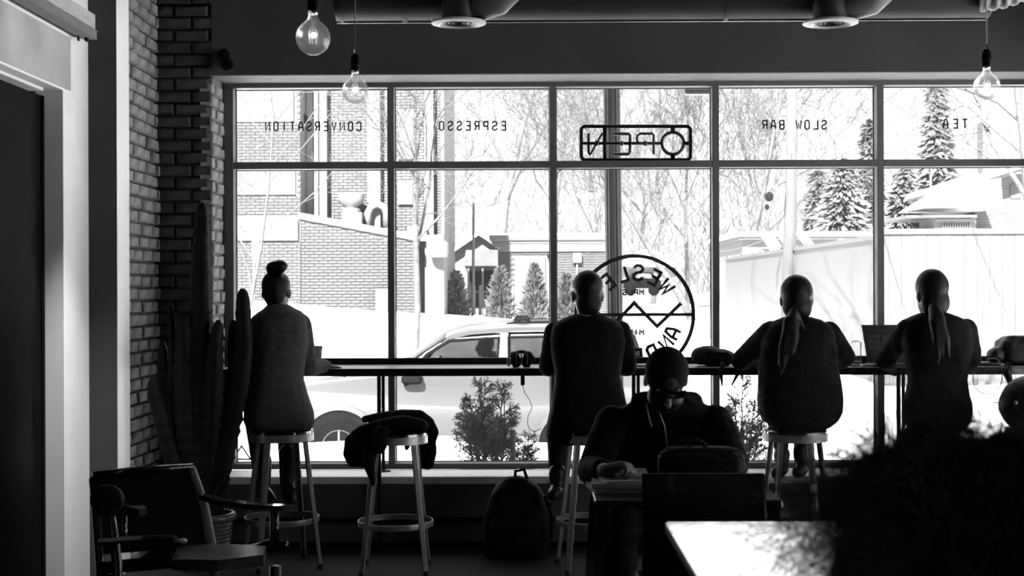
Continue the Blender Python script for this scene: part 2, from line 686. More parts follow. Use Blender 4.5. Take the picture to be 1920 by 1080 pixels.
# facing the room, left of the window
brick_field(wf, b_shaded, Vector((XB, YW + 0.03, 0)), X1, -X2, XR0 - XB - 0.004, 0.01, 3.34, BW, BH, BG, None, rb, 0.004)
# the jamb of the window (seen edge-on), whitewashed
brick_field(wf, b_pale, Vector((XR0 - 0.03, YW + 0.0, 0)), X2, X1, YF - YW, ZS + 0.01, ZH - 0.01, BW, BH, BG, None, rb, 0.007)

# ---- left wall
wl = struct_root('wall_left')
m = MB().box((XB - 0.3, YP + 0.2, 0), (XB - 0.03, YF + 0.1, ZC))
obj('brick_backing', m, 'mortar_in', wl)
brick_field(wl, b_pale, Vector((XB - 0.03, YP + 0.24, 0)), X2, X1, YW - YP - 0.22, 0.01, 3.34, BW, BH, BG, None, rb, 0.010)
YD = 7.29            # door opening ends here
ZD = 2.562
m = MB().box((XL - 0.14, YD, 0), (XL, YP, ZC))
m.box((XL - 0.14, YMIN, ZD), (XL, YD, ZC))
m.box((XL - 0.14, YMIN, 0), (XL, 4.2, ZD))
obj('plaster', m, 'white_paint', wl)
m = MB().box((XL - 0.004, 4.9, ZD + 0.012), (XL + 0.006, 7.40, 2.845))
obj('header_board', m, 'header_grey', wl)
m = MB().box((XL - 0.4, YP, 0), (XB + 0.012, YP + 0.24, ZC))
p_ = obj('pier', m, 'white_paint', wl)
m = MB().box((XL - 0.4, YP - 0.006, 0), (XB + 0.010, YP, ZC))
obj('pier_shade_face', m, 'pier', wl)  # thin dark sheet stands in for shade on the white pier's front

# ---- dark room beyond the wide doorway
dr = struct_root('door_1')
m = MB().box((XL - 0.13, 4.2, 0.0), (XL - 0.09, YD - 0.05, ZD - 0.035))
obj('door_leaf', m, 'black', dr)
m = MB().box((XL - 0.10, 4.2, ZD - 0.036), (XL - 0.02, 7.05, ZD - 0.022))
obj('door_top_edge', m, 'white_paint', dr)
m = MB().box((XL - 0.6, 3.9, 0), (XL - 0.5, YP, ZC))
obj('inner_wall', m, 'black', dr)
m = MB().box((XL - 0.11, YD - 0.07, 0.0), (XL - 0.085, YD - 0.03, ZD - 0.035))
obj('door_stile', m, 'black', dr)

# ---- sliding door track over the doorway
tr = thing('sliding_door_track', 'long grey box-section sliding door track above the left doorway', 'door track', (XL, 5.8, 2.85))
m = MB().box((-2.30, 4.3, 2.905), (-2.24, 7.51, 2.985))
obj('fascia_board', m, mat('track_wood', 0.42, 0.5, var=0.35, scale=9, stretch=(8, 0.6, 30)), tr, label='grained wooden fascia board')
m = MB().box((-2.305, 4.3, 2.857), (-2.235, 7.52, 2.905))
m.box((-2.235, 4.3, 2.898), (-2.231, 7.52, 2.905))
obj('rail', m, 'grey_paint', tr)
m = MB().box((-2.335, 4.3, 2.862), (-2.30, 7.46, 2.90))
obj('back_channel', m, 'black_metal', tr)
m = MB().box((-2.275, 7.44, 2.838), (-2.262, 7.475, 2.86))
obj('stop_block', m, 'black_metal', tr)
m = MB().lathe([(0.016, -0.004), (0.018, 0), (0.016, 0.004)], (-2.30, 7.42, 2.85), 12, Matrix.Rotation(R_(90), 3, 'Y'))
obj('roller', m, 'black_metal', tr, True)

# ---- window
win = struct_root('window_1')
MX = [-0.832, 0.181, 1.193, 2.216]
MW = 0.0415
ZT0, ZT1 = 2.297, 2.341
ZP0, ZP1 = 0.458, 2.803
YG = YF + 0.10
EDGE0, EDGE1 = -1.815, 3.235


def member(name, a, b, lab=None):
    mb = MB().rbox(a, b, 0.003)
    return obj(name, mb, 'frame', win, 30, lab)


member('frame_head', (XR0, YF, ZP1), (XR1, YF + 0.12, ZH))
member('frame_foot', (XR0, YF, ZS), (XR1, YF + 0.12, ZP0))
member('frame_jamb', (XR0, YF, ZP0), (EDGE0, YF + 0.12, ZP1))
member('frame_jamb', (EDGE1, YF, ZP0), (XR1, YF + 0.12, ZP1))
for x in MX:
    member('mullion', (x - MW / 2, YF, ZP0), (x + MW / 2, YF + 0.12, ZP1))
xs = [EDGE0] + [v for x in MX for v in (x - MW / 2, x + MW / 2)] + [EDGE1]
bays = [(xs[i], xs[i + 1]) for i in range(0, len(xs), 2)]
for (a, b) in bays:
    member('transom', (a, YF + 0.001, ZT0), (b, YF + 0.12, ZT1))
    for (z0, z1) in ((ZP0, ZT0), (ZT1, ZP1)):
        g = MB().box((a + 0.001, YG, z0 + 0.001), (b - 0.001, YG + 0.006, z1 - 0.001))
        obj('pane', g, 'pane', win)
        k = 0.005
        g = MB()
        g.box((a, YG - 0.012, z0), (a + k, YG, z1)).box((b - k, YG - 0.012, z0), (b, YG, z1))
        g.box((a + k, YG - 0.012, z0), (b - k, YG, z0 + k)).box((a + k, YG - 0.012, z1 - k), (b - k, YG, z1))
        obj('gasket', g, 'gasket', win)
m = MB().rbox((XR0 - 0.005, YW - 0.012, ZS - 0.045), (XR1, YF + 0.002, ZS), 0.004)
obj('window_sill', m, 'sill', win, 30)

# ---- lettering on the glass (reads from the street, so mirrored in here)
GL = {
    'A': [[(0, 0), (0, 3), (.9, 6), (2.1, 6), (3, 3), (3, 0)], [(0, 2.2), (3, 2.2)]],
    'B': [[(0, 0), (0, 6), (2.3, 6), (3, 5.2), (3, 3.9), (2.3, 3.1), (0, 3.1)], [(2.3, 3.1), (3, 2.3), (3, .8), (2.3, 0), (0, 0)]],
    'C': [[(3, 4.6), (3, 5.2), (2.2, 6), (.8, 6), (0, 5.2), (0, .8), (.8, 0), (2.2, 0), (3, .8), (3, 1.4)]],
    'D': [[(0, 0), (0, 6), (2.1, 6), (3, 5.1), (3, .9), (2.1, 0), (0, 0)]],
    'E': [[(3, 6), (0, 6), (0, 0), (3, 0)], [(0, 3.1), (2.5, 3.1)]],
    'I': [[(1.5, 0), (1.5, 6)]],
    'L': [[(0, 6), (0, 0), (2.8, 0)]],
    'M': [[(0, 0), (0, 6), (1.7, 2.4), (3.4, 6), (3.4, 0)]],
    'N': [[(0, 0), (0, 6), (3, 0), (3, 6)]],
    'O': [[(.8, 0), (2.2, 0), (3, .8), (3, 5.2), (2.2, 6), (.8, 6), (0, 5.2), (0, .8), (.8, 0)]],
    'P': [[(0, 0), (0, 6), (2.3, 6), (3, 5.2), (3, 3.5), (2.3, 2.7), (0, 2.7)]],
    'R': [[(0, 0), (0, 6), (2.3, 6), (3, 5.2), (3, 3.7), (2.3, 2.9), (0, 2.9)], [(1.7, 2.9), (3, 0)]],
    'S': [[(3, 4.7), (3, 5.2), (2.2, 6), (.8, 6), (0, 5.2), (0, 4), (.8, 3.2), (2.2, 2.8), (3, 2), (3, .8), (2.2, 0), (.8, 0), (0, .8), (0, 1.3)]],
    'T': [[(0, 6), (3, 6)], [(1.5, 6), (1.5, 0)]],
    'V': [[(0, 6), (1.5, 0), (3, 6)]],
    'W': [[(0, 6), (.9, 0), (1.9, 4), (2.9, 0), (3.8, 6)]],
    'Y': [[(0, 6), (1.5, 3), (3, 6)], [(1.5, 3), (1.5, 0)]],
    '.': [[(0, 0), (0, .7)]],
}


def letter(mb, ch, c, h, sx, w, ang=0.0, y=YG - 0.003, th=0.0015):
    """mirrored stroke letter centred on c=(x, z)"""
    k = h / 6.0
    ww = {'M': 3.4, 'W': 3.8}.get(ch, 3.0)
    ca, sa = math.cos(ang), math.sin(ang)
    for st in GL[ch]:
        pts = []
        for (a, b) in st:
            u, v = -(a - ww / 2) * k * sx, (b - 3) * k
            pts.append((c[0] + u * ca - v * sa, c[1] + u * sa + v * ca))
        mb.ribbon(pts, w, y, th)


def word(text, x_first, x_last, y, label):
    mb = MB()
    n = len(text)
    for i, ch in enumerate(text):
        if ch == ' ':
            continue
        px = x_first + (x_last - x_first) * i / (n - 1)
        q = P(px, y, YG)
        letter(mb, ch, (q.x, q.z), 0.054, 0.95, 0.0085)
    return obj('lettering', mb, 'vinyl_grey', win, label=label)


word('CONVERSATION', 673, 502, 237, 'grey mirrored word CONVERSATION')
word('ESPRESSO', 944, 828, 236, 'grey mirrored word ESPRESSO')
word('SLOW BAR', 1545, 1434, 234, 'grey mirrored words SLOW BAR')
word('TEA', 1809, 1773, 232, 'grey mirrored word TEA')

# round shop emblem
ec = P(1190, 590, YG)
S_ = YG / F
er = 110 * S_
mb = MB()
N_ = 72
mb.ribbon([(ec.x + er * math.cos(2 * math.pi * i / N_), ec.z + er * math.sin(2 * math.pi * i / N_)) for i in range(N_)], 7.2 * S_, YG - 0.003, 0.0015, True)
mb.ribbon([(ec.x - er, ec.z), (ec.x + er, ec.z)], 6.0 * S_, YG - 0.003, 0.0015)
mb.ribbon([(ec.x + (px - 1190) * S_, ec.z - (py - 591) * S_) for px, py in ((1103, 570), (1147, 613), (1189, 569), (1232, 613), (1277, 570))], 6.6 * S_, YG - 0.0031, 0.0016)
RR = 79 * S_
for ch, a in zip('WESLEY', (41, 62.5, 85, 107, 129.5, 151)):
    t = R_(a)
    letter(mb, ch, (ec.x + RR * math.cos(t), ec.z + RR * math.sin(t)), 27 * S_, 1.15, 5.6 * S_, t - math.pi / 2)
for ch, a in zip('ANDREWS', (-26, -42.5, -65, -87, -109, -131, -153)):
    t = R_(a)
    letter(mb, ch, (ec.x + RR * math.cos(t), ec.z + RR * math.sin(t)), 27 * S_, 1.15, 5.6 * S_, t + math.pi / 2)
for txt, px0, dx, py in (('MPLS.', 1203, -10.5, 548), ('MINN.', 1203, -10.5, 623)):
    for i, ch in enumerate(txt):
        letter(mb, ch, (ec.x + (px0 + dx * i - 1190) * S_, ec.z - (py - 590) * S_), 9.5 * S_, 1.3, 2.6 * S_)
obj('emblem', mb, 'vinyl_dark', win, label='dark round emblem of mirrored letters around a zigzag line')

# triangular warning sticker low in the first pane
q = [P(437, 861, YG), P(470, 861, YG), P(453, 836, YG)]
mb = MB().ribbon([(p.x, p.z) for p in q], 0.010, YG - 0.003, 0.0015, True)
mb.ribbon([(P(445, 857, YG).x, P(445, 857, YG).z), (P(461, 857, YG).x, P(461, 857, YG).z)], 0.007, YG - 0.003, 0.0015)
obj('sticker', mb, 'vinyl_grey', win, label='small grey triangular sticker')

# ---- dark stripe and base of the low wall
m = MB().rbox((XR0, YW - 0.028, 0.150), (XMAX, YW, 0.178), 0.005)
struct('trim_1', m, 'black_metal')
m = MB().box((XR0, YW - 0.02, 0.0), (XMAX, YW, 0.03))
struct('baseboard_front', m, 'black')

# ---- neon OPEN sign hanging in the third bay
YN = YG - 0.03
sg = thing('neon_sign', 'unlit black tube sign reading OPEN backwards, hanging in the middle window bay', 'sign', P(1192, 300, YN))


def sp(cx, cy):
    """pixel of the enlarged sign -> (x, z)"""
    p = P(1020 + cx / 2.1333, 100 + cy / 2.1333, YN)
    return (p.x, YN, p.z)


def rr(x0, y0, x1, y1, r, n=5):
    out = []
    for (cx, cy, a0) in ((x1 - r, y0 + r, 270), (x1 - r, y1 - r, 0), (x0 + r, y1 - r, 90), (x0 + r, y0 + r, 180)):
        for i in range(n + 1):
            a = R_(a0 + 90 * i / n)
            out.append((cx + r * math.cos(a), cy + r * math.sin(a)))
    return out


t = 0.0115
mb = MB().tube([sp(*p) for p in rr(149, 292, 586, 426, 16)], t, 8, close=True)
mb.tube([sp(149, 360), sp(470, 360)], t * 0.85, 8).tube([sp(243, 292), sp(243, 426)], t * 1.15, 8)
mb.tube([sp(515, 292), sp(515, 315)], t * 1.3, 8).tube([sp(515, 405), sp(515, 426)], t * 1.3, 8).tube([sp(560, 360), sp(586, 360)], t * 1.1, 8)
obj('frame', mb, 'black_metal', sg, True)
mb = MB().tube([sp(515 + 44 * math.cos(2 * math.pi * i / 32), 360 + 44 * math.sin(2 * math.pi * i / 32)) for i in range(32)], t, 8, close=True)
obj('letter_tube', mb, 'neon', sg, True, 'ring-shaped letter O')
mb = MB().tube([sp(438, 404), sp(438, 326), sp(433, 321), sp(385, 321), sp(374, 330), sp(371, 345), sp(376, 357)], t * .75, 8)
mb.ball(sp(405, 360), 0.017, 10, 6)
obj('letter_tube', mb, 'neon', sg, True, 'letter P')
mb = MB().tube([sp(277, 322), sp(338, 322), sp(344, 328), sp(344, 397), sp(338, 403), sp(277, 403)], t * .9, 8)
mb.ball(sp(310, 360), 0.017, 10, 6)
obj('letter_tube', mb, 'neon', sg, True, 'letter E')
mb = MB().tube([sp(178, 320), sp(178, 400), sp(184, 404), sp(190, 398), sp(222, 340), sp(232, 322), sp(243, 318)], t * .75, 8)
mb.ball(sp(212, 358), 0.018, 10, 6)
obj('letter_tube', mb, 'neon', sg, True, 'letter N')
for c in ((208, 288), (520, 286), (590, 322), (590, 402)):
    obj('hanger', MB().ball(sp(*c), 0.011, 8, 6), 'chrome', sg, True)
mb = MB().tube([sp(160, 430), sp(120, 448), sp(70, 463), sp(55, 478), sp(53, 500)], 0.0025, 6)
obj('cord', mb, 'cable', sg, True)
# ================================================================== FURNITURE AND SMALL THINGS
# ---- window counter
ZB = 1.079
ct = thing('window_counter', 'long black wooden counter running along the front window on thin posts', 'counter', (0.7, 8.65, 0))
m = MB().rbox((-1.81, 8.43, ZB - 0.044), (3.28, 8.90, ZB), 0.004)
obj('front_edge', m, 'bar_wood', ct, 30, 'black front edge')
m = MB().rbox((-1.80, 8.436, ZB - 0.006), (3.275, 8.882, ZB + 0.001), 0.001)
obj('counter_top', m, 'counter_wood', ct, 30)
m = MB().rbox((-1.815, 8.88, ZB), (3.28, 8.905, ZB + 0.042), 0.003)
obj('back_rail', m, 'black_metal', ct, 30)
for (xa, xb) in ((710, 717.7), (1187.5, 1196), (1684, 1693)):
    a, b = PX(xa, 8.56), PX(xb, 8.87)
    m = MB().tube([(a, 8.56, 0.012), (a, 8.56, ZB - 0.044)], 0.0125, 10)
    m.lathe([(0.045, 0.0), (0.045, 0.008), (0.02, 0.014)], (a, 8.56, 0), 16)
    obj('leg', m, 'black_metal', ct, 40)
    m = MB().tube([(b, 8.87, ZS + 0.005), (b, 8.87, ZB - 0.044)], 0.011, 10)
    m.lathe([(0.045, 0.0), (0.045, 0.006), (0.02, 0.012)], (b, 8.87, ZS), 16)
    obj('leg', m, 'black_metal', ct, 40)

# ---- bar stools
SH = 0.765


def make_stool(label, loc, rot):
    st = thing('bar_stool', label, 'stool', loc, 'metal stools along the window counter')
    L = LOC[st.name]
    m = MB().lathe([(0.001, 0.738), (0.172, 0.738), (0.176, 0.742), (0.176, SH - 0.008), (0.168, SH), (0.001, SH)], L, 36)
    obj('seat', m, 'chair_wood', st, 40, 'dark round seat')
    m = MB().lathe([(0.174, 0.702), (0.1795, 0.702), (0.1795, 0.744), (0.174, 0.744)], L, 40, cap=False)
    m.f += [(3 * 40 + k, 3 * 40 + (k + 1) % 40, (k + 1) % 40, k) for k in range(40)]
    obj('seat_band', m, 'grey_metal', st, 40)
    for k in range(4):
        a = R_(45 + 90 * k)
        d = Vector((math.cos(a), math.sin(a), 0))
        n = Vector((-d.y, d.x, 0))
        top, bot = L + d * 0.148 + Vector((0, 0, 0.735)), L + d * 0.245 + Vector((0, 0, 0.012))
        r1 = [top + n * 0.022 + d * 0.004, top + d * 0.014, top - n * 0.022 + d * 0.004, top - n * 0.020 - d * 0.008, top + d * 0.004, top + n * 0.020 - d * 0.008]
        r2 = [bot + n * 0.0165 + d * 0.003, bot + d * 0.010, bot - n * 0.0165 + d * 0.003, bot - n * 0.0145 - d * 0.007, bot + d * 0.002, bot + n * 0.0145 - d * 0.007]
        obj('leg', MB().loft([r2, r1]), 'grey_paint', st)
        f0 = bot + Vector((0, 0, -0.012))
        obj('foot', MB().lathe([(0.016, 0), (0.017, 0.02), (0.013, 0.028)], f0, 10), 'rubber', st, 40)
    R0, z0 = 0.207, 0.262
    m = MB().lathe([(R0 - 0.004, z0 - 0.016), (R0 + 0.001, z0 - 0.016), (R0 + 0.003, z0), (R0 + 0.001, z0 + 0.014), (R0 - 0.004, z0 + 0.014)], L, 48, cap=False)
    m.f += [(4 * 48 + k, 4 * 48 + (k + 1) % 48, (k + 1) % 48, k) for k in range(48)]
    obj('foot_ring', m, 'grey_metal', st, 40)
    st.rotation_euler.z = R_(rot)
    return st


def stool_at(px, Y):
    return Vector((PX(px, Y), Y, 0))


S1 = stool_at(527, 8.06)
S2 = stool_at(740, 7.92)
S3 = stool_at(1111, 7.96)
S4 = stool_at(1490, 7.98)
S5 = stool_at(1762, 8.0)
S6 = stool_at(1945, 8.0)
proto = make_stool('grey metal bar stool under the woman with a hair bun', S1, 24)
dup(proto, S2, R_(2), 'grey metal bar stool with a coat thrown over its seat')
dup(proto, S3, R_(8), 'grey metal bar stool under the man in the long dark coat')
dup(proto, S4, R_(-24), 'grey metal bar stool under the woman in the bulky pullover')
dup(proto, S5, R_(12), 'grey metal bar stool under the laptop user at the right')
dup(proto, S6, R_(30), 'grey metal bar stool at the right edge holding a round bag')


def q(x, y, Y):
    return P(x, y, Y)


# ---- coat draped over the second stool
def cp(cx, cy, Y):
    return P(620 + cx / 3.274, 750 + cy / 3.274, Y)


K = 7.92 / F / 3.274
m = MB()
y0 = 7.80
m.limb([cp(212, 114, 7.84), cp(330, 104, 7.9), cp(450, 92, 7.95), cp(540, 98, 7.98)], [26 * K, 34 * K, 38 * K, 40 * K])
m.limb([cp(540, 98, 7.98), cp(600, 140, 8.0), cp(628, 200, 8.02), cp(610, 260, 8.04)], [40 * K, 42 * K, 40 * K, 36 * K])
m.limb([cp(610, 250, 8.04), cp(612, 320, 8.05), cp(596, 392, 8.05)], [42 * K, 42 * K, 40 * K])
m.limb([cp(575, 250, 8.08), cp(575, 330, 8.08), cp(572, 390, 8.08)], [36 * K, 36 * K, 32 * K])
for dy in (7.76, 7.86, 7.96, 8.04):
    m.limb([cp(330, 150, dy), cp(440, 140, dy), cp(560, 160, dy)], [38 * K, 46 * K, 40 * K])
for a, b in ((0, 0), (40, 10), (80, 25)):
    m.limb([cp(300 + a * .9, 150 + b, y0), cp(200 + a, 200 + b, 7.78), cp(128 + a, 262 + b, 7.77), cp(112 + a, 330 + b * 1.6, 7.77)], [36 * K, 44 * K, 46 * K, 36 * K])
m.limb([cp(112, 300, 7.77), cp(120, 370, 7.78), cp(130, 392, 7.78)], [34 * K, 26 * K, 20 * K])
m.limb([cp(160, 330, 7.77), cp(178, 380, 7.78), cp(190, 395, 7.78)], [40 * K, 36 * K, 24 * K])
m.limb([cp(250, 290, 7.74), cp(236, 380, 7.73), cp(245, 440, 7.73), cp(258, 500, 7.73), cp(258, 522, 7.73)], [44 * K, 40 * K, 28 * K, 18 * K, 13 * K])
m.limb([cp(310, 200, 7.73), cp(310, 280, 7.72), cp(308, 310, 7.72)], [44 * K, 36 * K, 26 * K])
m.limb([cp(470, 270, 8.12), cp(465, 300, 8.12)], [26 * K, 14 * K])
cj = flesh('draped_coat', m, 'coat_dark', None, 0.008, 5, 0.006, 3)
tag(cj, 'dark coat thrown over the empty bar stool', 'coat')

# ---- backpack on the floor under the counter
bx = PX(965, 8.3)
bp_ = thing('backpack', 'black backpack standing on the floor against the low wall', 'backpack', (bx, 8.3, 0))
def soft_box(rows_, n=28, pw=2.8):
    rings = []
    for (x, y, z, rx, ry) in rows_:
        ring = []
        for k in range(n):
            th = 2 * math.pi * k / n
            c_, s_ = math.cos(th), math.sin(th)
            ring.append(Vector((x + rx * math.copysign(abs(c_) ** (2 / pw), c_), y + ry * math.copysign(abs(s_) ** (2 / pw), s_), z)))
        rings.append(ring)
    return rings


m = MB().loft(soft_box([(bx, 8.3, 0.004, .165, .11), (bx, 8.3, .03, .19, .13), (bx, 8.3, .14, .192, .135), (bx + .005, 8.31, .25, .185, .13), (bx + .01, 8.32, .34, .165, .115), (bx + .01, 8.33, .41, .125, .09), (bx + .005, 8.34, .45, .07, .055), (bx, 8.34, .462, .03, .03)]))
flesh('bag_body', m, 'bag', bp_, 0.01, 4, 0.008, 8)
m = MB()
m.loft(soft_box([(bx - .01, 8.19, .04, .12, .04), (bx - .01, 8.18, .07, .14, .05), (bx - .01, 8.18, .20, .135, .05), (bx - .01, 8.19, .25, .11, .035)]))
flesh('front_pocket', m, 'bag', bp_, 0.008, 3, 0.004, 2)
m = MB().tube([(bx + 0.0, 8.33, 0.44), (bx, 8.33, 0.49), (bx + 0.05, 8.33, 0.50), (bx + 0.07, 8.33, 0.44)], 0.01, 8)
obj('handle', m, 'bag', bp_, True)
m = MB().tube([(bx + 0.17, 8.22, 0.36), (bx + 0.21, 8.19, 0.25), (bx + 0.20, 8.18, 0.12)], 0.012, 8)
m.box((bx + 0.19, 8.17, 0.315), (bx + 0.215, 8.185, 0.33))
obj('strap', m, 'bag', bp_, True)

# ---- headphones, charger and cable, papers
hc = P(978, 690, 8.55)
hp = thing('headphones', 'black headphones lying folded on the counter beside the man in the coat', 'headphones', (hc.x, 8.55, ZB))
for sx in (-0.035, 0.035):
    m = MB().lathe([(0.012, -0.028), (0.045, -0.024), (0.05, 0), (0.042, 0.022), (0.015, 0.026)], (hc.x + sx, 8.55, ZB + 0.047), 20, Matrix.Rotation(R_(90 + sx * 300), 3, 'Y'))
    obj('ear_cup', m, 'black', hp, True)
m = MB().tube([(hc.x + 0.075 * math.cos(R_(a)), 8.60, ZB + 0.03 + 0.06 * math.sin(R_(a))) for a in range(0, 181, 15)], 0.010, 8)
obj('headband', m, 'black_metal', hp, True)
m = MB().tube([(hc.x - 0.075 + 0.01 * math.sin(a * .9), 8.5 + 0.03 * math.cos(a), ZB + 0.012 + 0.022 * (1 + math.sin(a * 1.3))) for a in [i * 0.4 for i in range(16)]], 0.004, 6)
obj('cord', m, 'cable', hp, True)
for i, sx in enumerate((-0.03, 0.0, 0.032)):
    obj('trim_band', MB().tube([(hc.x + sx, 8.50, ZB + 0.02), (hc.x + sx * 1.1, 8.497, ZB + 0.05), (hc.x + sx, 8.505, ZB + 0.085)], 0.004, 6), 'grey_paint', hp, True)

ca = P(980, 707, 8.46)
cc = thing('charging_cable', 'thin white charging cable with plug hanging under the counter beside the coat', 'cable', (ca.x, 8.46, 0.7))
m = MB().rbox((ca.x - 0.012, 8.445, ca.z - 0.048), (ca.x + 0.012, 8.475, ZB - 0.044), 0.004)
obj('plug', m, 'black', cc, 30)
pts = [q(980, 721, 8.46), q(983, 735, 8.46), q(993, 750, 8.46), q(998, 765, 8.46), q(990, 780, 8.46), q(989, 795, 8.46), q(994, 806, 8.46), q(1003, 809, 8.46), q(1015, 803, 8.46)]
obj('wire', MB().tube(pts, 0.0022, 6), 'cable', cc, True)

pc = P(1203, 689, 8.55)
m = MB()
for i, (a, dx) in enumerate(((4, 0), (-7, 0.01), (11, -0.01))):
    m.rbox((pc.x - 0.075 + dx, 8.50, ZB + 0.002 + i * 0.005), (pc.x + 0.075 + dx, 8.62, ZB + 0.006 + i * 0.005), 0.001, Matrix.Rotation(R_(a), 3, 'Z'))
tag(obj('papers', m, 'paper'), 'white papers on the counter right of the man in the coat', 'papers')

# ---- woman's cup
cu = P(592, 684, 8.62)
tc_ = thing('tumbler', 'grey tapered cup on the counter by the woman with the bun', 'cup', (cu.x, 8.62, ZB))
m = MB().lathe([(0.001, 0), (0.03, 0), (0.042, 0.125), (0.044, 0.128), (0.041, 0.128), (0.028, 0.01), (0.001, 0.01)], (cu.x, 8.62, ZB), 24)
obj('cup_body', m, 'cup', tc_, 50)
m = MB().lathe([(0.001, 0.121), (0.0405, 0.121), (0.0405, 0.123), (0.001, 0.123)], (cu.x, 8.62, ZB), 24)
obj('drink', m, 'black', tc_)

# ---- soft bag on the counter, its straps hanging over the edge
bg_ = P(1335, 690, 8.62)
sb = thing('shoulder_bag', 'soft dark bag on counter left of the pullover woman, hanging', 'bag', (bg_.x, 8.62, ZB))
m = MB()
m.ball((bg_.x - 0.03, 8.62, ZB + 0.062), (0.095, 0.1, 0.062), 18, 12).ball((bg_.x + 0.05, 8.62, ZB + 0.05), (0.10, 0.1, 0.05), 18, 12)
m.rbox((bg_.x - 0.115, 8.55, ZB + 0.004), (bg_.x + 0.13, 8.70, ZB + 0.09), 0.03)
flesh('bag_body', m, 'bag', sb, 0.008, 4, 0.008, 5)
m = MB().rbox((bg_.x - 0.06, 8.515, ZB + 0.02), (bg_.x + 0.09, 8.53, ZB + 0.085), 0.006)
obj('flap', m, 'bag', sb, 30)
for (xa, xb, yb) in ((1352, 1354, 724), (1384, 1372, 722)):
    a, b = P(xa, 700, 8.415), P(xb, yb, 8.40)
    up = P(xa, 680, 8.52)
    obj('strap', MB().tube([up, (up.x, 8.44, ZB + 0.015), (a.x, 8.418, ZB - 0.02), a, b], [0.012, 0.014, 0.014, 0.013, 0.004], 8), 'bag', sb, True)

# ---- laptop, glass and odds and ends by the right-hand customer
lc = P(1662, 686, 8.62)
lp = thing('laptop', 'open laptop with a dark screen between the two women at the right', 'laptop', (lc.x, 8.6, ZB))
LR = Matrix.Rotation(R_(-14), 3, 'X')
m = MB().rbox((lc.x - 0.115, 8.46, ZB + 0.001), (lc.x + 0.165, 8.66, ZB + 0.016), 0.004)
obj('keyboard_base', m, 'laptop', lp, 30)
z0, z1, xl0, xl1, xr = ZB + 0.016, P(1660, 609, 8.74).z, P(1627, 684, 8.66).x, P(1616, 612, 8.72).x, lc.x + 0.17
lid = [[Vector((xl0, 8.66, z0)), Vector((xr, 8.66, z0)), Vector((xr, 8.668, z0)), Vector((xl0, 8.668, z0))],
       [Vector((xl1, 8.73, z1)), Vector((xr + 0.01, 8.73, z1)), Vector((xr + 0.01, 8.738, z1)), Vector((xl1, 8.738, z1))]]
obj('lid', MB().loft(lid), 'laptop', lp)


def on_lid(u, v, off=0.002):
    a = lid[0][0].lerp(lid[0][1], u)
    b = lid[1][0].lerp(lid[1][1], u)
    p = a.lerp(b, v)
    return Vector((p.x, p.y - off, p.z))


def lid_rect(u0, v0, u1, v1, off, th=0.001):
    r0 = [on_lid(u0, v0, off), on_lid(u1, v0, off), on_lid(u1, v1, off), on_lid(u0, v1, off)]
    r1 = [p + Vector((0, th, 0)) for p in r0]
    return MB().loft([r0, r1])


obj('screen', lid_rect(0.05, 0.08, 0.97, 0.90, 0.0015), 'screen_a', lp)
m = lid_rect(0.38, 0.10, 0.93, 0.72, 0.003)
for k in range(4):
    mm = lid_rect(0.08, 0.16 + 0.16 * k, 0.33, 0.28 + 0.16 * k, 0.003)
    m.add(mm.v, mm.f)
mm = lid_rect(0.08, 0.82, 0.93, 0.87, 0.003)
m.add(mm.v, mm.f)
obj('screen_page', m, 'screen_b', lp)

gc = P(1606, 682, 8.60)
gl_ = thing('water_glass', 'clear square water glass beside the laptop', 'glass', (gc.x, 8.60, ZB + 0.012))
m = MB().rbox((gc.x - 0.026, 8.574, ZB + 0.013), (gc.x + 0.026, 8.626, ZB + 0.15), 0.008)
obj('glass_body', m, 'clear_glass', gl_, 30)
m = MB().rbox((gc.x - 0.024, 8.576, ZB + 0.014), (gc.x + 0.024, 8.624, ZB + 0.028), 0.006)
obj('glass_foot', m, 'grey_metal', gl_, 30)
m = MB().rbox((gc.x - 0.06, 8.50, ZB + 0.001), (gc.x + 0.07, 8.64, ZB + 0.011), 0.002)
nb = tag(obj('notebook', m, 'book_b', None, 30), 'thin notebook lying under the square water glass', 'notebook')
m = MB().tube([(gc.x + 0.03 + 0.04 * math.cos(a * 1.1), 8.50 + 0.03 * math.sin(a * 1.7), ZB + 0.006 + 0.001 * a) for a in [i * 0.35 for i in range(18)]], 0.003, 6)
tag(obj('earphone_cord', m, 'filament', None, True), 'pale earphone cord bunched in front of the laptop', 'cord')
kc = P(1621, 683, 8.70)
mg = thing('mug', 'small black mug behind the laptop corner', 'mug', (kc.x, 8.78, ZB))
obj('mug_body', MB().lathe([(0.001, 0), (0.03, 0), (0.033, 0.05), (0.03, 0.05), (0.027, 0.006), (0.001, 0.006)], (kc.x, 8.78, ZB), 20), 'black', mg, 50)
obj('handle', MB().tube([(kc.x + 0.031, 8.78, ZB + 0.04), (kc.x + 0.05, 8.78, ZB + 0.035), (kc.x + 0.05, 8.78, ZB + 0.016), (kc.x + 0.03, 8.78, ZB + 0.01)], 0.004, 8), 'black', mg, True)

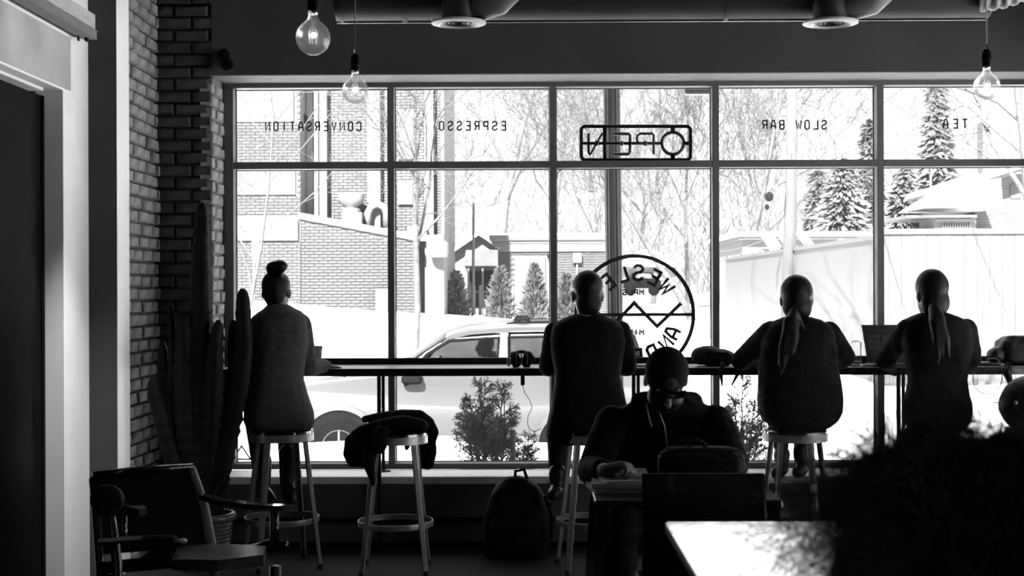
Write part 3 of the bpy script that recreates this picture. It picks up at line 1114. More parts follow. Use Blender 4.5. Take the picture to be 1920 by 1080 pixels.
# ---- right edge: bag on the counter, cable loop, round bag on the stool
rc = P(1900, 690, 8.55)
rbag = thing('handbag', 'slouchy dark handbag on the counter at the right edge of the picture', 'bag', (rc.x, 8.6, ZB))
m = MB()
m.rbox((P(1873, 630, 8.6).x, 8.50, ZB + 0.002), (rc.x + 0.24, 8.72, P(1873, 630, 8.6).z), 0.035)
m.ball((P(1866, 667, 8.58).x, 8.58, ZB + 0.06), (0.055, 0.07, 0.055), 16, 10)
flesh('bag_body', m, 'leather', rbag, 0.009, 5, 0.009, 4)
obj('strap', MB().tube([P(1890, 684, 8.48), P(1888, 700, 8.40), P(1894, 716, 8.39), P(1905, 729, 8.38)], [0.022, 0.026, 0.018, 0.005], 8), 'leather', rbag, True)
lo = [P(1824 + 2, 697, 8.40), P(1824, 712, 8.40), P(1829, 727, 8.40), P(1840, 736, 8.40), P(1852, 738, 8.40), P(1866, 734, 8.40), P(1876, 722, 8.40), P(1879, 705, 8.40), P(1877, 688, 8.43), P(1870, 674, 8.5), P(1855, 672, 8.5), P(1848, 680, 8.5)]
sm_ = []
for i in range(len(lo) - 1):
    for k in range(4):
        t = k / 4
        a, b, c, d = lo[max(i - 1, 0)], lo[i], lo[i + 1], lo[min(i + 2, len(lo) - 1)]
        sm_.append(0.5 * ((2 * b) + (c - a) * t + (2 * a - 5 * b + 4 * c - d) * t * t + (3 * b - a - 3 * c + d) * t ** 3))
tag(obj('power_cable', MB().tube(sm_, 0.0028, 6), 'grey_paint', None, True), 'thin grey cable hanging in a loop below the counter at the right', 'cable')
m = MB()
for i in range(4):
    m.tube([P(1832 + i * 8, 672 + 2 * math.sin(i), 8.52 + i * .02) + Vector((0.03 * math.cos(a), 0.02 * math.sin(a * 1.3), 0.012 * math.sin(a))) for a in [j * 0.5 for j in range(9)]], 0.003, 6)
m.rbox((P(1826, 0, 8.55).x, 8.5, ZB + 0.002), (P(1872, 0, 8.55).x, 8.64, ZB + 0.022), 0.004)
tag(obj('phone_with_cord', m, 'laptop', None, True), 'dark phone with a tangle of cord on the counter before the handbag', 'phone')
m = MB().ball((S6.x - 0.02, 7.98, SH + 0.13), (0.20, 0.17, 0.17), 24, 16)
m.rbox((S6.x - 0.17, 7.84, SH + 0.002), (S6.x + 0.16, 8.12, SH + 0.14), 0.06)
rb_ = thing('round_bag', 'dark round-topped leather bag standing on the stool at the right edge', 'bag', (S6.x, 8, SH))
flesh('bag_body', m, 'leather', rb_, 0.009, 6, 0.004, 6)
obj('glint_bead', MB().ball(P(1905, 755, 7.80), 0.010, 10, 8), 'grey_metal', rb_, True)  # small metal ball put in for a glint on the bag
obj('seam', MB().tube([P(1860, 756, 7.84), P(1868, 754, 7.825), P(1878, 757, 7.815)], 0.003, 6), 'grey_paint', rb_, True)

# ---- white table in front
ZT = 0.75
tx0 = P(1247, 978, 4.93).x
wt = thing('white_table', 'glossy white café table in the right foreground', 'table', (tx0 + 0.38, 4.2, 0))
m = MB().rbox((tx0, 3.55, ZT - 0.012), (tx0 + 0.78, 4.93, ZT), 0.006)
obj('table_top', m, 'white_top', wt, 30)
m = MB().rbox((tx0 - 0.001, 3.549, ZT - 0.04), (tx0 + 0.781, 4.931, ZT - 0.011), 0.004)
obj('edge_band', m, 'black_metal', wt, 30)
m = MB().tube([(tx0 + 0.39, 4.2, 0.03), (tx0 + 0.39, 4.2, ZT - 0.04)], 0.035, 16)
obj('leg', m, 'black_metal', wt, 40)
m = MB().lathe([(0.26, 0), (0.26, 0.012), (0.05, 0.035)], (tx0 + 0.39, 4.2, 0), 28)
obj('base_plate', m, 'black_metal', wt, 40)

# spotlight added over it, out of view, to whiten its top
sl = thing('added_spotlight', 'unseen black spotlight added on the ceiling to whiten the table', 'lamp', (tx0 + 0.3, 4.3, ZC - 0.3))
obj('housing', MB().lathe([(0.03, 0.0), (0.06, 0.005), (0.06, 0.16), (0.02, 0.18), (0.012, 0.18), (0.012, 0.30)], (tx0 + 0.3, 4.3, ZC - 0.3), 20), 'black_metal', sl, 40)
ld = bpy.data.lights.new('added_table_beam', 'SPOT')
ld.energy = 90
ld.spot_size = R_(34)
ld.spot_blend = 0.6
ld.shadow_soft_size = 0.05
lo2 = bpy.data.objects.new('added_table_beam', ld)
COL.objects.link(lo2)
lo2.parent = sl
lo2.location = (0, 0, -0.02)

sl2 = thing('added_spotlight', 'second unseen ceiling spotlight, added to brighten the white door surround', 'lamp', (-1.3, 6.5, ZC - 0.3))  # added out of view to brighten the lower door surround
obj('housing', MB().lathe([(0.03, 0.0), (0.06, 0.005), (0.06, 0.16), (0.02, 0.18), (0.012, 0.18), (0.012, 0.30)], (-1.3, 6.5, ZC - 0.3), 20), 'black_metal', sl2, 40)
ld = bpy.data.lights.new('added_wall_beam', 'SPOT')
ld.energy = 60
ld.spot_size = R_(30)
ld.spot_blend = 1.0
ld.shadow_soft_size = 0.05
lo3 = bpy.data.objects.new('added_wall_beam', ld)
COL.objects.link(lo3)
lo3.parent = sl2
lo3.location = (0, 0, -0.02)
lo3.rotation_euler = Vector((-2.34 + 1.3, 7.45 - 6.5, 0.55 - 3.3)).to_track_quat('-Z', 'Y').to_euler()

# ---- table of the reading man, chair in front of it
mtx0, mtx1 = P(1106, 930, 5.85).x, P(1432, 930, 5.85).x
mt = thing('wooden_table', 'small dark wooden table where the man in the cap reads', 'table', ((mtx0 + mtx1) / 2, 5.75, 0))
m = MB().rbox((mtx0, 5.42, 0.72), (mtx1, 6.02, 0.75), 0.004)
obj('table_top', m, 'chair_wood', mt, 30)
for sx in (0, 1):
    for sy in (5.46, 5.98):
        x = mtx0 + 0.03 if sx == 0 else mtx1 - 0.03
        k = -0.05 if sx == 0 else 0.05
        m = MB().loft([[Vector((x + k + dx * 0.014, sy + dy * 0.014, 0)) for dx, dy in ((-1, -1), (1, -1), (1, 1), (-1, 1))],
                       [Vector((x + dx * 0.022, sy + dy * 0.022, 0.72)) for dx, dy in ((-1, -1), (1, -1), (1, 1), (-1, 1))]])
        obj('leg', m, 'chair_wood', mt)
cx0, cx1 = P(1203, 890, 5.12).x, P(1434, 890, 5.12).x
ch = thing('panel_back_chair', 'dark chair with a solid square back panel turned to the camera', 'chair', ((cx0 + cx1) / 2, 5.3, 0))
m = MB().rbox((cx0, 5.10, 0.50), (cx1, 5.128, P(1318, 888, 5.11).z), 0.004)
obj('back_panel', m, 'black', ch, 30)
m = MB().rbox((cx0 + 0.005, 5.13, 0.435), (cx1 - 0.005, 5.53, 0.465), 0.008)
obj('seat', m, 'black_metal', ch, 30)
for x in (cx0 + 0.018, cx1 - 0.018):
    obj('leg', MB().bar((x, 5.118, 0), (x, 5.13, 0.52), 0.03, 0.03), 'black_metal', ch)
    obj('leg', MB().bar((x, 5.51, 0), (x, 5.51, 0.436), 0.03, 0.03), 'black_metal', ch)

# books and papers on the table corner
bk = [(1104, 1205, 5.72, 0.75, 0.016, 6, 'book_b'), (1108, 1208, 5.74, 0.767, 0.018, -4, 'book_a'), (1122, 1205, 5.76, 0.786, 0.010, 9, 'paper'), (1150, 1212, 5.80, 0.797, 0.012, -2, 'book_a')]
bl = ['wide dark book at the bottom of the pile beside the reading man', 'grey book second from the bottom under the man\'s papers', 'white sheaf of papers on the grey book by the man\'s fist', 'small grey notebook on top of the pile beside the chair back']
for (xa, xb, Y, z, th, an, mm), lb in zip(bk, bl):
    a, b = PX(xa, Y), PX(xb, Y)
    rt = thing('book' if mm != 'paper' else 'sheaf_of_papers', lb, 'book' if mm != 'paper' else 'papers', ((a + b) / 2, Y, z), 'books and papers on the wooden table')
    rm = Matrix.Rotation(R_(an), 3, 'Z')
    pv = ((a + b) / 2, Y, z)
    if mm == 'paper':
        for k in range(3):
            obj('sheet', MB().rbox((a, Y - 0.13, z + k * 0.0034), (b, Y + 0.12, z + k * 0.0034 + 0.0022), 0.0005, Matrix.Rotation(R_(an + k * 4 - 4), 3, 'Z'), pv), 'paper', rt)
    else:
        obj('cover', MB().rbox((a, Y - 0.13, z), (b, Y + 0.12, z + 0.0025), 0.0005, rm, pv), mm, rt)
        obj('pages', MB().rbox((a + 0.004, Y - 0.126, z + 0.0025), (b - 0.004, Y + 0.116, z + th - 0.0025), 0.0005, rm, pv), 'paper', rt)
        obj('cover', MB().rbox((a, Y - 0.13, z + th - 0.0025), (b, Y + 0.12, z + th), 0.0005, rm, pv), mm, rt)

# satchel standing on the table behind the chair back
sx0, sx1 = PX(1234, 5.5), PX(1397, 5.5)
sz1 = PZ(839, 5.5, 1310)
sa = thing('satchel', 'black satchel standing on the wooden table behind the chair back', 'bag', ((sx0 + sx1) / 2, 5.52, 0.75))
m = MB().rbox((sx0, 5.45, 0.752), (sx1, 5.60, sz1), 0.035)
flesh('bag_body', m, 'bag', sa, 0.008, 6, 0.003, 1)
m = MB().tube([P(1291, 842, 5.52), P(1298, 830, 5.52), P(1308, 826, 5.52), P(1318, 830, 5.52), P(1326, 842, 5.52)], 0.008, 8)
obj('handle', m, 'bag', sa, True)
m = MB().tube([P(1238, 852, 5.447), P(1290, 846, 5.445), P(1385, 845, 5.447), P(1394, 860, 5.447)], 0.004, 6)
obj('zip', m, 'black_metal', sa, True)
m = MB().limb([P(1250, 843, 5.53), P(1286, 840, 5.53)], [0.010, 0.012])
sc_ = flesh('rolled_scarf', m, 'wool_grey', None, 0.004, 2, 0.002, 1)
tag(sc_, 'small grey rolled cloth lying on top of the black satchel', 'cloth')

# ---- cactus in a ribbed pot
YC = 7.9
cxp = P(388, 1000, YC).x
cac = thing('potted_cactus', 'tall many-armed cactus in a ribbed pot in the corner by the window', 'plant', (cxp, YC, 0))
m = MB()
prof = [(0.105, 0.0)]
for i in range(12):
    z = 0.02 + i * 0.021
    r = 0.108 + 0.028 * i / 11
    prof += [(r, z), (r + 0.006, z + 0.010), (r, z + 0.0205)]
prof += [(0.142, 0.276), (0.158, 0.285), (0.163, 0.305), (0.152, 0.322), (0.135, 0.322), (0.13, 0.27)]
m.lathe(prof, (cxp, YC, 0), 36)
obj('pot', m, 'pot', cac, 60)
obj('soil', MB().lathe([(0.001, 0.268), (0.131, 0.268), (0.131, 0.275), (0.001, 0.285)], (cxp, YC, 0), 24), 'soil', cac, True)


def cactus_arm(pts, ws, dy, ribs=5, seed=0):
    """pts: (px, py) down the middle; ws: pixel widths"""
    r = random.Random(seed)
    P3, W = [], []
    for i in range(len(pts) - 1):
        n = max(2, int(math.hypot(pts[i + 1][0] - pts[i][0], pts[i + 1][1] - pts[i][1]) / 7))
        for k in range(n):
            t = k / n
            P3.append(P(pts[i][0] + (pts[i + 1][0] - pts[i][0]) * t, pts[i][1] + (pts[i + 1][1] - pts[i][1]) * t, YC + dy[i] + (dy[i + 1] - dy[i]) * t))
            W.append((ws[i] + (ws[i + 1] - ws[i]) * t) * YC / F / 2)
    P3.append(P(pts[-1][0], pts[-1][1], YC + dy[-1]))
    W.append(ws[-1] * YC / F / 2)
    n = len(P3)
    W = [w * (1.0 + 0.07 * math.sin(i * 1.9 + seed) + r.uniform(-0.05, 0.05)) for i, w in enumerate(W)]
    W[0] *= 0.35
    if n > 3:
        W[1] *= 0.8
    ph = r.uniform(0, 6)
    mb = MB().tube(P3, W, 30, prof=lambda a, i: 0.86 + 0.20 * abs(math.cos((a + ph) * ribs / 2)) ** 0.7)
    # spines along the ribs
    for i in range(1, n):
        for k in range(ribs):
            if r.random() < 0.75:
                a = 2 * math.pi * k / ribs - ph
                t = (P3[i] - P3[i - 1]).normalized()
                u = Vector((0, 1, 0)) - t * t.y
                u.normalize()
                w = t.cross(u)
                d = u * math.cos(a) + w * math.sin(a) + Vector((r.uniform(-.3, .3), r.uniform(-.3, .3), r.uniform(-.3, .3)))
                d.normalize()
                c = P3[i] + d * W[i] * 0.98
                s = d.orthogonal().normalized() * 0.0035
                mb.add([c + s, c - s, c + d * 0.012], [(0, 1, 2)])
    return obj('arm', mb, 'cactus', cac, 60)


b0 = (385, 968)
cactus_arm([(379, 380), (379, 420), (378, 440), (376, 520), (376, 620), (378, 720), (380, 840), b0], [22, 26, 30, 38, 46, 54, 56, 50], [0, 0, 0, 0, 0, 0, 0, 0], 5, 1)
cactus_arm([(455, 541), (456, 585), (457, 640), (453, 700), (438, 770), (416, 860), (396, 960)], [22, 28, 34, 36, 40, 44, 44], [-.02, -.02, -.02, -.02, 0, 0, 0], 4, 2)
cactus_arm([(438, 600), (437, 650), (440, 690), (430, 760), (408, 850), (392, 960)], [16, 22, 26, 30, 36, 36], [.03, .03, .02, .0, 0, 0], 4, 3)
cactus_arm([(345, 584), (346, 640), (346, 720), (352, 800), (364, 880), (378, 960)], [22, 34, 40, 46, 46, 40], [-.04, -.04, -.04, -.03, 0, 0], 5, 4)
cactus_arm([(321, 572), (322, 610), (326, 660), (330, 740), (340, 820), (362, 900), (376, 960)], [10, 14, 20, 34, 40, 42, 36], [.02, .02, .02, .02, .02, 0, 0], 5, 5)
cactus_arm([(286, 706), (290, 740), (304, 790), (320, 850), (340, 900), (370, 962)], [18, 26, 28, 32, 34, 36], [-.06, -.06, -.06, -.04, -.02, 0], 4, 6)
cactus_arm([(410, 600), (404, 660), (400, 740), (394, 830), (388, 960)], [18, 30, 36, 40, 40], [-.06, -.06, -.05, -.03, 0], 5, 7)
cactus_arm([(305, 640), (308, 690), (318, 760), (336, 830), (356, 900), (376, 962)], [14, 28, 36, 40, 42, 36], [.06, .06, .06, .05, .02, 0], 4, 9)
cactus_arm([(424, 888), (420, 905), (408, 925), (394, 945)], [10, 12, 14, 16], [-.08, -.08, -.06, -.03], 4, 8)

# ---- wooden armchair, lower left
def A(x, y, Y=6.0):
    return P(x, y, Y)


ac = thing('wooden_armchair', 'dark wooden armchair with a broad leather back and shiny arms, lower left', 'armchair', (A(350, 1000).x, 6.0, 0))
bk_ = [A(170, 896, 6.25), A(362, 878, 6.38), A(395, 1020, 6.15), A(184, 1035, 6.02)]
nrm = Vector((0, 0.035, 0.01))
m = MB().loft([bk_, [p + nrm for p in bk_]])
obj('backrest', m, 'leather', ac)
obj('back_post', MB().tube([A(361, 880, 6.37), A(372, 915, 6.33), A(383, 950, 6.27), A(391, 990, 6.2), A(397, 1024, 6.14), A(404, 1100, 6.08)], [0.016, 0.02, 0.021, 0.021, 0.022, 0.022], 10), 'grey_paint', ac, True, 'paler wooden post')
obj('back_post', MB().tube([A(175, 899, 6.24), A(181, 960, 6.13), A(187, 1040, 6.0), A(192, 1120, 5.95)], 0.02, 10), 'chair_wood', ac, True)
obj('top_rail', MB().tube([A(174, 892, 6.24), A(255, 882, 6.31), A(362, 876, 6.38)], 0.018, 10), 'chair_wood', ac, True)


def flat(mb, pts, ws, th):
    rings = []
    pts = [Vector(p) for p in pts]
    for i, p in enumerate(pts):
        t = (pts[min(i + 1, len(pts) - 1)] - pts[max(i - 1, 0)])
        t.z = 0
        t.normalize()
        s = Vector((-t.y, t.x, 0))
        w = ws[i]
        rings.append([p + s * w, p + s * w * 0.8 + Vector((0, 0, th)), p - s * w * 0.8 + Vector((0, 0, th)), p - s * w, p - s * w * 0.8 - Vector((0, 0, th)), p + s * w * 0.8 - Vector((0, 0, th))])
    return mb.loft(rings)


obj('armrest', flat(MB(), [A(378, 931, 6.27), A(410, 940, 6.20), A(450, 946, 6.10), A(490, 951, 6.02), A(520, 952, 5.95), A(541, 952, 5.88)], [0.02, 0.03, 0.035, 0.035, 0.042, 0.03], 0.012), 'chair_wood', ac, 30)
obj('armrest', flat(MB(), [A(182, 950, 6.13), A(202, 950, 6.02), A(228, 951, 5.92), A(255, 955, 5.84), A(268, 960, 5.80)], [0.02, 0.035, 0.045, 0.045, 0.02], 0.014), 'chair_wood', ac, 30)
for (xa, ya, xb, yb, Y) in ((514, 955, 516, 1024, 5.93), (230, 962, 232, 1030, 5.88)):
    obj('arm_support', MB().tube([A(xa, ya, Y), A((xa + xb) / 2, (ya + yb) / 2, Y), A(xb, yb, Y)], [0.017, 0.02, 0.022], 10), 'chair_wood', ac, True)
seat = [A(322, 1048, 5.72), A(408, 1050, 5.62), A(494, 1040, 5.66), A(499, 1024, 5.95), A(420, 1019, 6.10), A(335, 1022, 6.15)]
m = MB().loft([[p - Vector((0, 0, 0.045)) for p in seat], [p - Vector((0, 0, 0.006)) for p in seat], seat])
obj('seat', m, 'seat_wood', ac, 20)
obj('seat_rail', MB().tube([A(470, 1028, 6.05), A(505, 1024, 6.0), A(538, 1022, 5.95)], [0.02, 0.03, 0.018], 10), 'chair_wood', ac, True)
obj('seat_rail', MB().bar(A(190, 1065, 5.9), A(330, 1052, 5.7), 0.04, 0.05), 'chair_wood', ac)
obj('seat_rail', MB().bar(A(190, 1030, 6.05), A(340, 1018, 6.1), 0.03, 0.04), 'chair_wood', ac)
for (x, Y, z) in ((330, 5.74, 0.40), (492, 5.70, 0.40), (514, 5.97, 0.40), (200, 5.90, 0.38)):
    a = PX(x, Y)
    obj('leg', MB().tube([(a, Y, 0), (a, Y, z)], [0.016, 0.024], 10), 'chair_wood', ac, True)
# low table with curved rail in front of it at the far left
lt = thing('side_chair', 'second dark wooden chair with a rounded back at the far lower left', 'chair', (A(215, 1080, 5.5).x, 5.5, 0))
obj('backrest', MB().ball(A(201, 938, 5.62), (0.068, 0.03, 0.062), 20, 12), 'leather', lt, True)
obj('armrest', flat(MB(), [A(330, 1012, 5.42), A(300, 1008, 5.46), A(270, 1010, 5.5), A(230, 1012, 5.5), A(186, 1016, 5.5)], [0.012, 0.02, 0.02, 0.02, 0.02], 0.012), 'chair_wood', lt, 30)
obj('armrest', MB().ball(A(342, 1015, 5.40), (0.018, 0.03, 0.010), 12, 8), 'seat_wood', lt, True)
obj('back_post', MB().tube([A(206, 958, 5.6), A(212, 1000, 5.56), A(220, 1060, 5.5), A(224, 1160, 5.45)], 0.02, 10), 'chair_wood', lt, True)
obj('seat', MB().rbox((A(176, 1060, 5.5).x, 5.3, 0.40), (A(335, 1060, 5.5).x, 5.62, 0.43), 0.012), 'chair_wood', lt, 30)
for x, Y in ((184, 5.34), (182, 5.58), (328, 5.34), (328, 5.58)):
    a = PX(x, Y)
    obj('leg', MB().tube([(a, Y, 0), (a, Y, 0.41)], 0.016, 10), 'chair_wood', lt, True)

# ---- pendant bulbs
def bulb(px, py, rpx, lab, grp='bare globe bulbs hanging from the ceiling'):
    D = 0.0625 * F / rpx
    c = P(px, py, D)
    b = thing('pendant_bulb', lab, 'lamp', c, grp)
    k = 0.0625
    pr = []
    for i in range(2, 17):
        a = math.pi * i / 20
        pr.append((k * math.sin(math.pi - a), k * math.cos(math.pi - a)))
    pr = [(0.001, -k)] + [(k * math.sin(math.pi * i / 20), -k * math.cos(math.pi * i / 20)) for i in range(1, 17)]
    pr += [(0.024, k * 0.98), (0.018, k * 1.2), (0.0155, k * 1.42)]
    obj('globe', MB().lathe(pr, c, 36, cap=False), 'bulb_glass', b, True)
    obj('collar', MB().lathe([(0.0165, k * 1.36), (0.0175, k * 1.40), (0.0175, k * 1.52), (0.016, k * 1.56)], c, 20), 'chrome', b, 40)
    obj('stem', MB().lathe([(0.003, k * 0.55), (0.007, k * 0.9), (0.010, k * 1.36)], c, 12), 'clear_glass', b, True)
    obj('filament_core', MB().ball(c + Vector((0, 0, k * 0.15)), (0.011, 0.011, 0.009), 12, 8), 'glow', b, True)
    m = MB()
    for i in range(7):
        a = 2 * math.pi * i / 7
        m.tube([c + Vector((0.004 * math.cos(a), 0.004 * math.sin(a), k * 0.75)), c + Vector((0.018 * math.cos(a), 0.018 * math.sin(a), k * 0.25)), c + Vector((0.013 * math.cos(a), 0.013 * math.sin(a), -k * 0.35))], 0.0009, 5)
    obj('filament', m, 'filament', b, True)
    zs = k * 1.54
    obj('socket', MB().lathe([(0.0185, zs), (0.0215, zs + 0.004), (0.0205, zs + 0.03), (0.0225, zs + 0.032), (0.0225, zs + 0.045), (0.021, zs + 0.048), (0.02, zs + 0.066), (0.008, zs + 0.082)], c, 20), 'black', b, 40)
    obj('cord_grip', MB().lathe([(0.0065, zs + 0.08), (0.0065, zs + 0.10), (0.004, zs + 0.104)], c, 10), 'chrome', b, 40)
    obj('cord', MB().tube([c + Vector((0, 0, zs + 0.10)), (c.x, c.y, ZC)], 0.0032, 6), 'cable', b, True)
    return c


bulb(587, 71, 32.5, 'nearest and largest glass globe bulb, hanging at the top left')
bulb(666, 171, 25, 'glass globe bulb on a long cord before the first window bay')
bulb(1850, 163, 25, 'glass globe bulb on a long cord at the far right')

# ---- air duct with two round outlets and a flexible branch
YDU = 7.6
zb = PZ(39, YDU - 0.0, 1200)
dr_ = 0.24
du = thing('air_duct', 'long round dark sheet-metal duct below the ceiling, flexible branch at its right end', 'duct', (1.5, YDU, zb))
xa, xb = P(632, 20, YDU).x, P(1850, 20, YDU).x
m = MB().tube([(xa, YDU, zb + dr_), (xb, YDU, zb + dr_)], dr_, 40)
obj('duct_tube', m, 'duct', du, 60)
for x in (xa + 0.03, P(760, 0, YDU).x, P(1360, 0, YDU).x):
    m = MB().tube([(x - 0.012, YDU, zb + dr_), (x + 0.012, YDU, zb + dr_)], dr_ + 0.005, 40)
    obj('joint_band', m, 'duct', du, 60)
obj('seam', MB().box((xa, YDU - 0.012, zb - 0.006), (xb, YDU + 0.012, zb + 0.012)), 'black_metal', du, label='flat seam along the underside')
fx0, fx1 = P(1842, 8, YDU), P(1900, -30, YDU - 0.1)
pts, rs = [], []
for i in range(60):
    t = i / 59
    p = Vector((P(1815, 0, YDU).x + t * 0.42, YDU - 0.22 - 0.05 * t, P(1815, 4, YDU).z + 0.02 + 0.22 * t * t))
    pts.append(p)
    rs.append(0.105 + (0.008 if i % 6 < 3 else 0))
obj('flexible_branch', MB().tube(pts, rs, 24), 'duct_light', du, True, 'ribbed grey flexible hose')
for i, (px, lab) in enumerate(((860, 'round white air outlet under the duct, left of the two'), (1557, 'round white air outlet under the duct, right of the two'))):
    c = P(px, 46, 7.45)
    d = thing('air_outlet', lab, 'vent', (c.x, 7.45, c.z), 'round outlets under the duct')
    obj('rim', MB().lathe([(0.085, 0.012), (0.105, -0.004), (0.142, 0.004), (0.142, 0.014), (0.10, 0.024), (0.088, 0.02)], c, 40, cap=False), 'diffuser', d, 40)
    obj('neck', MB().lathe([(0.088, 0.012), (0.088, 0.22)], c, 32, cap=False), 'duct', d, 40)
    m = MB()
    for k in range(3):
        m.lathe([(0.022 + k * 0.024, 0.012), (0.032 + k * 0.024, 0.004), (0.034 + k * 0.024, 0.006), (0.024 + k * 0.024, 0.014)], c, 28, cap=False)
    obj('louvre_rings', m, 'black_metal', d, 40)
    a = P(px + 62, 24, 7.42)
    m = MB().tube([(c.x + 0.10, 7.52, c.z + 0.10), (a.x - 0.06, 7.44, c.z + 0.085), (a.x + 0.02, 7.40, c.z + 0.115), (a.x + 0.10, 7.38, c.z + 0.19)], [0.05, 0.07, 0.085, 0.085], 20)
    obj('damper_elbow', m, 'duct_light', d, 50, 'paler sheet-metal elbow')

# ---- twin-head emergency light on the plaster
e = P(425, 113, YW)
el = thing('emergency_light', 'small black twin-head emergency light on the plaster at the upper window corner', 'light', (e.x, YW, e.z))
obj('bracket', MB().rbox((e.x - 0.02, YW - 0.03, e.z - 0.03), (e.x + 0.02, YW, e.z + 0.03), 0.004), 'black', el)
RX = Matrix.Rotation(R_(90), 3, 'X')
for (px, py, r) in ((421, 102, 0.031), (427, 122, 0.036)):
    c = P(px, py, YW - 0.07)
    obj('lamp_head', MB().lathe([(r * 0.6, -0.045), (r, -0.02), (r, 0.025), (r * 0.85, 0.03), (0.001, 0.03)], c, 24, RX), 'black', el, 50)
# ================================================================== PEOPLE
def person(label, loc):
    return thing('person', label, 'person', loc)


def sections(mb, rows, Y, depth, lean=0.0, n=28, pw=2.4):
    """horizontal slices of a trunk: rows (py, x_left, x_right); depth: half depth per row"""
    rings = []
    m = len(rows)
    for i, (py, a, b) in enumerate(rows):
        t = i / (m - 1)
        y = Y + lean * (1 - t)
        d = depth[i] if isinstance(depth, (list, tuple)) else depth
        pa, pb = P(a, py, y), P(b, py, y)
        c = (pa + pb) / 2
        rx = abs(pb.x - pa.x) / 2
        ring = []
        for k in range(n):
            th = 2 * math.pi * k / n
            ct_, st_ = math.cos(th), math.sin(th)
            ring.append(Vector((c.x + rx * math.copysign(abs(ct_) ** (2 / pw), ct_), y + d * math.copysign(abs(st_) ** (2 / pw), st_), c.z)))
        rings.append(ring)
    return mb.loft(rings)


def head_form(mb, c, s, fwd, up, ears=True):
    """cranium, jaw, nose, ears, lips; s = head height / 0.23; fwd, up = directions"""
    f = Vector(fwd).normalized()
    u = Vector(up) - f * Vector(up).dot(f)
    u.normalize()
    r = f.cross(u)
    rot = Matrix((r, f, u)).transposed()
    c = Vector(c)
    at = lambda a, b, d: c + (r * a + f * b + u * d) * s
    mb.ball(at(0, -0.008, 0.028), (0.077 * s, 0.096 * s, 0.088 * s), 24, 16, rot)
    mb.ball(at(0, 0.028, -0.045), (0.060 * s, 0.062 * s, 0.072 * s), 20, 14, rot)
    mb.ball(at(0, 0.062, -0.092), (0.026 * s, 0.022 * s, 0.020 * s), 12, 8, rot)      # chin
    mb.cap(at(0, 0.088, 0.005), at(0, 0.110, -0.030), 0.010 * s, 0.015 * s)           # nose
    mb.ball(at(0, 0.088, -0.062), (0.024 * s, 0.010 * s, 0.010 * s), 12, 8, rot)      # lips
    mb.cap(at(-0.035, 0.078, 0.022), at(0.035, 0.078, 0.022), 0.012 * s, 0.012 * s)   # brow
    if ears:
        for sx in (-1, 1):
            mb.ball(at(sx * 0.079, -0.006, -0.010), (0.011 * s, 0.020 * s, 0.032 * s), 12, 8, rot)
    return at, rot


def eyes(parent, at, s):
    for sx in (-1, 1):
        obj('eye', MB().ball(at(sx * 0.031, 0.076, 0.000), 0.012 * s, 12, 8), 'white_paint', parent, True)


def hand_form(mb, wrist, dirv, palm_n, side, curl=0.6, s=1.0, spread=0.12):
    """palm, four unequal bent fingers and a thumb from the side of the palm; side=+1: thumb on the left of dirv x palm_n"""
    d = Vector(dirv).normalized()
    n = Vector(palm_n) - d * Vector(palm_n).dot(d)
    n.normalize()
    w = d.cross(n) * side
    o = Vector(wrist)
    at = lambda a, b, c: o + (d * a + w * b + n * c) * s
    for b in (-0.030, -0.010, 0.010, 0.030):
        mb.cap(at(0.005, b * 0.6, 0), at(0.082, b, 0), 0.015 * s, 0.0115 * s)
    for i, (b, L) in enumerate(((0.032, 0.072), (0.011, 0.080), (-0.010, 0.075), (-0.031, 0.058))):
        base = at(0.085, b, 0)
        ang = 0.12
        sp_ = (1.5 - i) * spread * 0.5
        rr_ = 0.0098 * s
        for k, fr in enumerate((0.44, 0.32, 0.24)):
            ang += curl * (0.75, 0.95, 0.6)[k]
            v = (d * math.cos(ang) + n * math.sin(ang) + w * math.sin(sp_) * math.cos(ang)).normalized()
            nxt = base + v * L * fr * s
            mb.cap(base, nxt, rr_, rr_ * 0.92, 10)
            base, rr_ = nxt, rr_ * 0.92
    b0, b1 = at(0.018, 0.026, 0.004), at(0.048, 0.056, 0.018)
    b2, b3 = at(0.072, 0.062, 0.030), at(0.092, 0.052, 0.040)
    mb.limb([b0, b1, b2, b3], [0.016 * s, 0.0125 * s, 0.0105 * s, 0.009 * s])
    return mb


def seg(mb, pts, rs):
    return mb.limb(pts, rs)


def shoe(parent, ankle, toe, mat_='boot', s=1.0, shaft=0.12):
    a, t = Vector(ankle), Vector(toe)
    m = MB()
    m.cap(a + Vector((0, 0, shaft)), a, 0.052 * s, 0.046 * s)
    m.cap(a, a + Vector((0, -0.02, -0.035)), 0.046 * s, 0.04 * s)
    h = a + Vector((0, -0.015, -0.045))
    m.cap(h, h.lerp(t, 0.55), 0.042 * s, 0.044 * s)
    m.cap(h.lerp(t, 0.5), t, 0.044 * s, 0.036 * s)
    return flesh('shoe', m, mat_, parent, 0.008, 3)


ZSEAT = SH + 0.005


